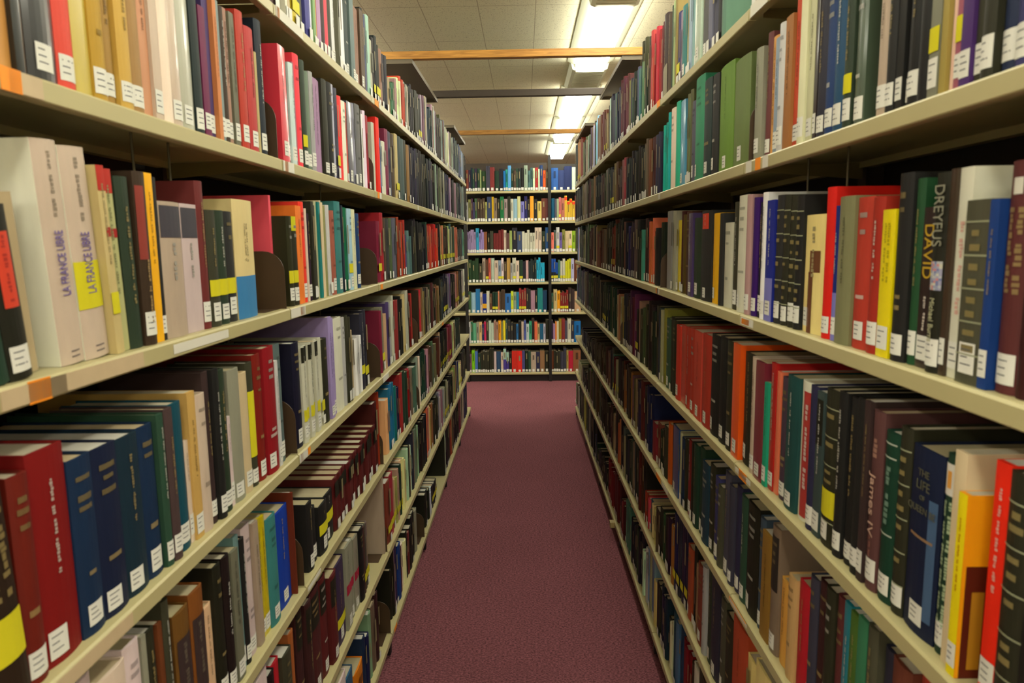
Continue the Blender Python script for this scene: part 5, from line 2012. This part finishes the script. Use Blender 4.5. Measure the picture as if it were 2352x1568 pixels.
R5 3339 36 228 16 154 819 -
R5 3377 37 251 12 165 547 n
R5 3415 32 221 17 167 2642 n
R5 3448 32 233 14 193 3205 n
R5 3482 32 206 10 172 2916 n,n
R5 3515 41 263 15 185 818 -
R5 3558 42 263 12 166 1075 -
R5 3601 41 274 16 181 1075 -
R5 3644 66 207 12 179 2984 n
R5 3711 35 233 12 155 1091 n
R5 3747 35 214 13 150 1298 -
R5 3783 34 229 17 186 1314 n
R5 3819 34 233 16 167 1059 -
R5 3854 41 204 9 159 802 -
R5 3896 41 204 16 162 1347 -
R5 3939 41 205 10 194 1091 n
R5 3981 29 252 14 169 546 n
R5 4012 30 250 13 182 529 n
R5 4043 30 258 11 152 545 n
R5 4075 30 254 15 199 529 -
R5 4106 30 264 10 152 545 n
R5 4137 30 254 15 178 2166 -
R5 4169 30 248 10 197 274 -
R5 4200 31 238 11 166 545 -
R5 4232 30 240 9 170 289 -
R5 4263 37 275 17 152 1380 -
R5 4302 36 256 14 196 1381 -
R5 4341 38 261 15 199 579 -
R5 4379 36 280 13 173 1363 -
R5 4418 38 268 18 193 851 -
R5 4457 37 269 8 187 1346 n
R5 4496 36 269 13 189 803 n
R5 4535 38 265 17 190 1586 n
R5 4574 37 267 14 165 1347 n
R5 4613 37 270 17 178 2728 n
R5 4651 38 264 10 153 1091 n
R5 4690 38 259 10 170 579 -
R5 4729 27 227 13 186 836 -
R5 4757 27 228 11 157 1332 -
R5 4784 27 238 16 185 1586 n
R5 4812 27 212 12 167 1637 -
R5 4840 27 222 8 165 1363 n
R5 4867 26 237 11 163 1669 -
R5 4895 26 238 10 154 2150 n
R5 4923 26 205 16 167 579 -
R5 4950 26 213 13 153 1620 -
R5 4978 26 205 11 196 818 -
R5 5005 27 219 15 198 1655 -
R5 5033 26 211 12 179 834 -
R5 5061 27 235 10 176 1090 -
R5 5088 26 227 15 182 1654 n
R5 5116 26 215 17 185 1876 n
R5 5144 26 213 16 188 819 -
R5 5171 36 115 18 170 546 -
R5 5209 36 134 11 180 803 -
R5 5247 37 112 16 194 546 -
R5 5284 36 117 15 182 818 -
R5 5322 37 127 11 152 563 n
R5 5360 35 127 16 184 562 n
R5 5397 37 128 11 158 818 -
R5 5435 37 131 18 155 818 -
R5 5473 35 138 10 189 819 -
R5 5511 35 118 13 183 802 n
R5 5548 40 112 10 168 2440 n
R5 5590 41 127 18 190 1091 n
R5 5632 40 132 9 181 3001 -
R5 5674 41 112 11 156 3002 n
R5 5716 39 138 13 172 2472 -
R5 5758 40 132 12 178 2985 -
R5 5800 41 127 12 181 3017 n
R5 5842 39 122 16 178 3000 n
R5 5883 40 129 9 165 3275 -
R6 1737 33 266 15 154 2418 n
R6 1771 32 254 8 193 1074 n,n
R6 1806 33 259 8 181 1091 n
R6 1840 67 230 10 167 3548 -
R6 1908 37 208 14 200 1074 n
R6 1946 36 215 15 200 2065 n
R6 1984 37 214 11 200 2066 n
R6 2022 36 217 17 200 2065 n
R6 2059 41 232 16 175 326 -
R6 2101 41 229 9 195 1401 -
R6 2143 40 239 12 171 598 -
R6 2184 26 181 16 174 3564 n
R6 2213 26 165 13 185 3547 n
R6 2241 27 169 17 198 818 n
R6 2269 31 223 8 200 308 -
R6 2302 32 194 12 200 309 -
R6 2335 31 199 11 200 548 -
R6 2367 31 220 16 200 564 -
R6 2400 40 189 13 199 562 -
R6 2441 39 189 15 168 802 n
R6 2483 38 177 11 190 3528 n
R6 2522 32 242 17 196 2219 -
R6 2556 32 242 17 153 1930 n
R6 2590 34 261 14 185 2728 -
R6 2625 33 253 14 191 2220 n
R6 2659 29 204 11 185 3003 n
R6 2689 30 214 16 169 3822 n
R6 2720 29 191 8 159 3308 n,n
R6 2750 34 231 17 162 547 n
R6 2786 34 237 17 199 547 n
R6 2821 34 233 8 187 547 -
R6 2857 37 218 9 196 851 n
R6 2895 36 225 14 170 290 -
R6 2933 36 207 13 179 563 -
R6 2971 39 186 15 195 291 -
R6 3011 37 196 9 185 547 n
R6 3051 39 191 16 178 546 -
R6 3091 44 233 10 180 1415 -
R6 3136 44 254 10 152 1415 -
R6 3180 42 227 10 163 1688 n
R6 3225 30 175 16 200 818 -
R6 3256 29 172 8 172 1297 -
R6 3287 29 187 8 154 2083 -
R6 3318 30 167 8 150 2116 -
R6 3349 27 133 10 191 1042 -
R6 3377 27 143 18 158 1042 -
R6 3406 27 153 17 156 1043 -
R6 3434 39 245 17 162 1297 n
R6 3474 38 229 9 198 1553 -
R6 3514 38 227 12 166 1553 -
R6 3555 38 231 12 176 1553 -
R6 3595 38 232 13 200 1554 -
R6 3635 38 247 18 159 1553 n
R6 3675 28 193 14 164 1809 n
R6 3705 29 195 10 188 2066 -
R6 3735 29 188 10 180 2065 -
R6 3765 29 200 9 166 2065 -
R6 3794 29 217 13 189 2065 -
R6 3824 28 207 17 157 2065 -
R6 3854 28 198 14 180 2065 -
R6 3884 29 213 15 195 2065 -
R6 3914 36 125 17 152 562 -
R6 3952 35 131 10 171 562 -
R6 3989 37 149 10 184 547 -
R6 4027 37 147 9 158 547 n
R6 4065 37 141 17 159 818 n
R6 4103 37 119 10 164 818 -
R6 4140 36 141 17 179 562 -
R6 4178 35 134 14 154 819 -
R6 4216 37 116 13 169 546 -
R6 4254 36 144 12 182 819 -
R6 4291 39 128 11 177 820 -
R6 4332 40 136 13 179 835 n
R6 4373 39 110 14 178 820 -
R6 4414 40 111 11 155 579 -
R6 4455 20 138 12 175 579 n
R6 4476 31 257 9 160 546 -
R6 4508 12 175 10 183 327 -
R6 4509 11 276 15 176 579 n
R6 4521 16 179 12 158 313 n
R6 4537 40 138 14 186 835 -
R6 4566 9 168 15 168 2728 n
R6 4576 32 267 12 179 546 -
R6 4608 9 138 17 177 579 n
R6 4617 22 261 8 188 290 -
R6 4619 22 121 11 166 819 n
R6 4642 14 277 12 197 547 -
R6 4656 44 177 12 199 600 -
R6 4675 32 251 10 173 546 -
R6 4708 32 274 12 182 290 n
R6 4741 32 259 14 162 274 n
R6 4775 32 274 18 190 530 n
R6 4808 31 279 16 151 546 n
R6 4841 31 277 11 179 546 -
R6 4874 40 233 16 176 1895 -
R6 4915 39 240 15 180 1638 -
R6 4956 39 242 8 168 2456 -
R6 4996 39 225 17 198 2696 -
R6 5037 30 265 15 199 820 -
R6 5068 30 278 11 179 1365 -
R6 5100 29 279 11 188 561 -
R6 5131 30 284 14 173 1074 -
R6 5162 30 268 14 151 1125 -
R6 5194 29 263 12 159 818 -
R6 5225 30 283 12 168 851 n
R6 5256 47 267 9 152 2996 -
R6 5304 46 256 10 192 2693 -
R6 5352 45 254 14 158 2451 n
R6 5400 46 263 11 168 2469 -
R6 5448 47 257 15 175 2450 n
R6 5495 36 257 13 194 818 n
R6 5533 36 245 10 200 803 n
R6 5570 35 253 15 164 802 -
R6 5607 36 276 12 163 819 n
R6 5644 35 274 9 190 562 -
R6 5682 35 271 12 191 818 -
R6 5719 35 272 14 152 563 n
R6 5756 36 266 8 183 562 -
R6 5793 36 255 15 192 562 n
R6 5831 36 260 14 187 2166 -
R6 5868 41 178 11 165 2730 -
R6 5912 41 189 17 168 2746 n
R6 5955 41 202 15 173 2201 n
R6 5999 43 181 12 165 2439 -
R6 6043 43 183 12 196 1074 n
R6 6086 42 205 16 195 2166 n
R6 6130 43 195 12 173 579 -
R6 6174 41 185 13 164 3018 -
R6 6217 41 186 14 171 1586 -
F0 -621 33 225 8 196 2115 -
F0 -587 22 225 12 175 804 -
F0 -564 16 250 20 186 308 -
F0 -547 25 235 19 175 852 -
F0 -522 25 240 13 183 804 -
F0 -496 31 240 22 151 852 -
F0 -465 14 225 10 158 2471 -
F0 -451 50 210 21 184 851 -
F0 -400 42 265 8 180 1093 -
F0 -357 47 250 8 180 2099 -
F0 -309 50 210 21 194 579 -
F0 -258 45 235 17 180 547 -
F0 -213 22 210 14 177 379 -
F0 -190 25 225 19 153 937 -
F0 -165 33 265 10 180 1709 -
F0 -131 25 235 17 151 579 -
F0 -105 28 210 8 167 1347 -
F0 -77 22 235 21 197 852 -
F0 -54 28 235 11 160 563 -
F0 -26 33 240 19 155 546 -
F0 8 39 265 10 167 2473 -
F0 48 28 210 14 182 1399 -
F0 76 28 240 19 196 1399 -
F0 104 22 235 12 175 3291 -
F0 127 33 240 16 188 2611 -
F0 161 16 225 17 193 3291 -
F0 178 33 265 15 188 583 -
F0 212 28 210 15 183 3682 -
F0 240 31 225 14 172 1347 -
F0 302 72 235 21 188 874 -
F0 376 67 210 20 189 839 -
F0 443 78 250 10 181 566 -
F0 522 39 240 19 154 3292 -
F0 562 56 240 13 175 1911 -
F1 -632 33 210 14 173 3003 -
F1 -598 31 240 11 187 2181 -
F1 -567 19 250 10 185 1060 -
F1 -547 19 210 15 197 1094 -
F1 -527 25 250 20 162 1124 -
F1 -502 33 250 16 199 1074 -
F1 -468 25 240 12 183 1347 -
F1 -442 24 250 10 182 1347 -
F1 -417 22 210 16 186 2726 -
F1 -394 50 265 11 177 838 -
F1 -343 22 265 21 156 3232 -
F1 -320 33 250 11 162 2166 -
F1 -286 33 240 20 192 818 -
F1 -252 39 265 12 154 372 -
F1 -213 39 240 20 165 2713 -
F1 -173 33 265 18 171 818 -
F1 -139 28 240 11 184 3275 -
F1 -111 45 240 18 191 2492 -
F1 -66 33 265 12 198 3273 -
F1 -32 39 210 17 158 2188 -
F1 8 33 265 21 196 550 -
F1 42 28 235 20 194 546 -
F1 70 39 265 12 198 3747 -
F1 110 39 235 15 175 546 -
F1 149 45 210 22 156 3527 -
F1 195 45 240 18 182 1859 -
F1 240 36 240 14 164 1587 -
F1 302 33 240 21 152 360 -
F1 336 22 235 16 189 1366 -
F1 359 22 235 21 164 2745 -
F1 381 22 250 11 168 3191 Y
F1 404 39 240 12 155 2934 -
F1 443 26 265 16 182 3508 -
F1 471 27 210 11 158 3508 -
F1 498 26 235 21 178 3508 -
F1 526 26 210 13 189 3508 -
F1 554 64 265 22 193 1860 -
F2 -635 18 250 21 196 2442 -
F2 -616 18 225 20 152 2442 -
F2 -597 18 235 20 193 2442 -
F2 -578 18 250 17 197 2442 -
F2 -560 18 250 20 151 2442 -
F2 -541 18 225 16 151 2442 -
F2 -522 33 265 17 199 923 -
F2 -488 17 210 21 153 2443 -
F2 -470 17 250 15 186 2443 -
F2 -452 17 225 17 177 2443 -
F2 -434 33 225 11 175 2131 -
F2 -400 33 210 21 194 545 -
F2 -366 33 235 10 190 1091 -
F2 -332 27 210 17 198 1826 -
F2 -303 27 210 15 156 1826 -
F2 -275 27 240 14 162 1826 -
F2 -247 27 250 21 181 1826 -
F2 -218 28 240 16 186 3258 -
F2 -190 33 210 9 177 1604 -
F2 -156 28 235 10 192 2470 -
F2 -128 56 265 18 163 547 -
F2 -71 50 225 14 177 1111 -
F2 -20 27 225 11 166 3275 -
F2 8 28 210 14 177 3275 -
F2 36 27 240 21 175 3275 -
F2 65 27 210 10 178 3275 -
F2 93 28 210 20 164 3275 -
F2 121 34 265 21 180 3531 -
F2 158 35 265 18 163 3531 -
F2 195 39 225 10 157 562 -
F2 234 39 265 8 191 600 -
F2 296 28 210 9 157 3719 -
F2 325 28 235 19 193 1382 -
F2 353 33 265 12 190 3276 Y
F2 387 28 210 10 194 1898 -
F2 415 33 240 14 195 2180 -
F2 449 33 225 14 191 3257 -
F2 483 39 225 16 153 3530 Y
F2 522 39 225 19 195 2483 -
F2 562 56 250 12 200 1091 -
F3 -632 22 235 11 161 3000 Y
F3 -610 35 250 9 198 578 -
F3 -572 37 240 16 186 578 -
F3 -534 36 265 15 182 578 -
F3 -496 39 210 11 186 818 -
F3 -457 33 265 21 194 2985 -
F3 -422 33 250 16 180 1603 Y
F3 -388 22 265 9 187 3173 -
F3 -366 39 265 21 200 3019 -
F3 -326 42 240 11 196 3258 -
F3 -284 33 240 13 180 2202 Y
F3 -250 25 265 15 176 3532 Y
F3 -224 33 225 18 183 1347 -
F3 -190 39 265 19 188 2965 -
F3 -150 22 210 14 166 2730 -
F3 -128 39 265 16 191 3275 Y
F3 -88 33 235 10 189 3531 -
F3 -54 39 240 22 192 579 Y
F3 -15 33 225 22 186 547 -
F3 19 28 235 14 162 3242 -
F3 48 21 225 14 186 563 -
F3 70 21 250 14 198 563 -
F3 91 20 235 21 164 563 -
F3 113 21 265 12 169 563 -
F3 135 21 240 11 162 684 -
F3 157 20 265 9 183 684 -
F3 179 21 210 13 160 684 -
F3 201 21 210 13 156 684 -
F3 296 23 250 8 179 346 Y
F3 321 24 250 14 156 346 Y
F3 345 23 210 20 197 346 Y
F3 370 22 235 14 153 1142 -
F3 393 26 225 20 184 3275 Y
F3 421 27 250 13 158 3275 Y
F3 449 19 225 10 160 3266 -
F3 470 20 240 10 190 3266 -
F3 490 20 250 20 174 3266 -
F3 511 33 250 9 193 3005 -
F3 545 72 235 19 191 1858 -
F4 -632 45 235 11 170 1124 -
F4 -587 50 225 20 199 2492 -
F4 -536 47 265 11 188 634 -
F4 -488 25 225 11 199 3258 -
F4 -462 45 210 14 193 312 -
F4 -417 31 240 9 196 3275 -
F4 -386 31 210 9 152 1603 -
F4 -354 30 225 19 172 579 Y
F4 -323 29 225 8 155 579 Y
F4 -292 16 235 17 153 3206 -
F4 -275 20 225 13 172 1347 -
F4 -254 20 250 19 196 1347 -
F4 -234 20 250 15 155 1347 -
F4 -213 61 210 11 160 891 -
F4 -150 28 235 12 180 3284 Y
F4 -122 33 225 17 195 2473 -
F4 -88 28 225 11 196 394 -
F4 -60 25 265 13 194 2355 Y
F4 -33 25 250 14 195 2355 Y
F4 -7 25 265 13 192 2355 Y
F4 19 25 265 18 160 819 -
F4 45 24 250 21 158 819 -
F4 70 45 240 8 179 2697 -
F4 116 28 240 20 151 546 -
F4 144 56 265 9 171 648 -
F4 200 47 240 8 151 326 -
F4 294 25 210 21 186 1142 -
F4 319 39 250 9 171 3256 -
F4 359 33 235 12 179 3745 -
F4 393 22 210 13 183 2082 Y
F4 415 21 225 15 199 2082 Y
F4 438 22 210 18 181 2082 Y
F4 460 21 240 14 178 2082 Y
F4 483 33 265 18 189 1075 -
F4 517 33 250 20 168 1075 -
F4 551 67 225 17 155 3240 -
F5 -627 28 240 10 165 3276 -
F5 -598 22 240 15 186 885 -
F5 -576 39 225 16 158 1704 -
F5 -536 28 235 12 186 2456 -
F5 -508 33 235 17 159 3512 -
F5 -474 22 210 17 153 566 -
F5 -451 22 240 21 169 3126 -
F5 -428 28 265 16 178 818 -
F5 -400 28 250 17 153 3019 -
F5 -371 28 225 17 186 3019 -
F5 -343 24 250 18 178 2695 -
F5 -318 24 235 9 191 2695 -
F5 -292 28 250 9 168 3745 -
F5 -264 22 240 17 162 2181 -
F5 -241 28 250 18 192 3795 -
F5 -213 22 265 18 178 853 -
F5 -190 31 250 11 189 819 -
F5 -158 31 225 9 161 819 -
F5 -126 31 210 20 184 819 -
F5 -94 22 210 18 151 890 -
F5 -71 33 240 18 156 546 -
F5 -37 28 235 20 178 3258 -
F5 -9 22 250 15 162 1386 -
F5 14 33 210 12 189 3020 -
F5 48 28 240 12 172 1192 -
F5 76 31 265 20 152 1075 -
F5 107 31 235 9 179 3445 -
F5 138 28 210 21 184 3256 -
F5 166 39 210 12 163 616 -
F5 206 22 210 9 183 3004 -
F5 229 39 250 11 185 818 -
F5 291 22 240 18 187 1077 -
F5 313 22 210 10 172 2698 -
F5 336 16 235 12 197 3459 -
F5 353 22 235 21 153 3547 -
F5 376 28 265 9 168 2433 -
F5 404 39 265 10 196 2099 -
F5 443 28 240 13 170 1366 -
F5 472 39 265 14 173 3275 -
F5 511 33 240 11 191 820 -
F5 545 72 235 16 195 379 -
F6 -627 31 210 13 190 2151 -
F6 -595 36 250 21 155 2241 -
F6 -559 31 240 16 185 1403 -
F6 -527 31 210 17 186 579 -
F6 -496 24 225 22 167 818 -
F6 -472 23 240 11 174 818 -
F6 -447 23 235 8 198 818 -
F6 -423 23 240 10 170 818 -
F6 -398 24 265 19 182 818 -
F6 -373 24 265 14 154 818 -
F6 -349 28 235 15 194 3259 -
F6 -320 50 235 22 186 855 -
F6 -269 28 225 16 184 3531 -
F6 -241 30 265 9 180 1353 -
F6 -210 30 225 17 170 1353 -
F6 -179 31 210 13 199 546 -
F6 -148 59 240 12 199 3122 -
F6 -88 53 240 12 178 3378 -
F6 -34 31 240 11 160 1368 -
F6 -3 39 240 19 180 562 -
F6 36 28 235 9 152 852 -
F6 65 56 225 11 179 2985 -
F6 121 45 225 16 180 821 -
F6 166 50 240 14 187 2421 -
F6 217 50 225 21 165 818 -
F6 296 22 235 22 160 1858 -
F6 319 23 235 16 175 818 -
F6 344 23 225 10 177 818 -
F6 368 24 235 11 190 818 -
F6 393 33 225 10 200 1093 -
F6 426 33 265 17 175 1093 -
F6 460 22 240 19 164 2709 -
F6 483 50 235 16 168 2852 -
F6 534 83 240 11 193 2404 -'''
far=MB(); count=0
for i,ln in enumerate(BOOKS.strip().split('\n')):
    head,_,lab=ln.partition(' |'); f=head.split()
    side='LRF'.index(f[0][0]); row=int(f[0][1]); t,w_,h_,ins,d=[float(x)/1000 for x in f[1:6]]; col='%03x'%int(f[6]); fl=[] if f[7]=='-' else f[7].split(',')
    if lab: book(i,side,row,t,w_,h_,ins,d,col,fl,lab); count+=1; continue
    r=random.Random(i*7+3); hard=w_>.024; m=MB(); c=lit(col)
    tk,pr=cover_geo(m,w_,h_,d,c,hard,0,3); pages_geo(m,w_,h_,d,tk,pr,hard,page_col(r))
    if side==2 and col=='db4': patch(m,w_,hard,-w_/2,w_/2,h_*.82,h_*.95,lit('e41'),.0008,1)
    if side==2 and col=='549': patch(m,w_,hard,-w_/2,w_/2,h_*.55,h_,lit('acb'),.0008,1)
    if side==2 and col=='138': patch(m,w_,hard,-w_/2,w_/2,.05,h_*.48,lit('da2'),.0008,1)
    if side==2 and col=='15a': patch(m,w_,hard,-w_/2,w_/2,0,h_*.42,lit('222'),.0008,1)
    if 'n' not in fl: a=min(w_*.42,.0125); patch(m,w_,hard,-a,a,.006,.006+r.uniform(.022,.032),(.68,.68,.64),.0009,1)
    if any(x[0]=='Y' for x in fl): patch(m,w_,hard,-w_/2,w_/2,.04,.068,YEL,.0012,1)
    for x in fl:
        if x[:2]=='tb' and x!='tb331': patch(m,w_,hard,-w_*.42,w_*.42,h_*.64,h_*.93,lit(x[2:]),.0008,1)
        if x=='cr': patch(m,w_,hard,-w_/2,w_/2,h_*.42,h_*.54,(.35,.01,.04),.0008,1)
    if w_>.016 and r.random()<.55:
        ink=(.22,.18,.09) if lum(col)<.42 else tuple(x*.3 for x in c); a=w_*.16; z1=h_*r.uniform(.75,.9); patch(m,w_,hard,-a,a,z1-h_*r.uniform(.2,.4),z1,ink,.0007,1)
    dx=xb(w_,hard); R=Matrix.Translation(world(side,t+w_/2,-ins,Z[side][row]+.0004))@Matrix.Rotation(ROT[side],4,'Z')
    if side!=2 and r.random()<.15: R=R@Matrix.Rotation(math.radians(r.uniform(-1,1)),4,'X')
    k=len(far.v); far.v+=[tuple(R@Vector((x-dx,y,z))) for x,y,z in m.v]; far.f+=[tuple(q+k for q in ff) for ff in m.f]; far.c+=m.c; far.m+=m.m
tag(far.build('books',MC),'smaller library books filling the rest of the shelves','books',None,'stuff')
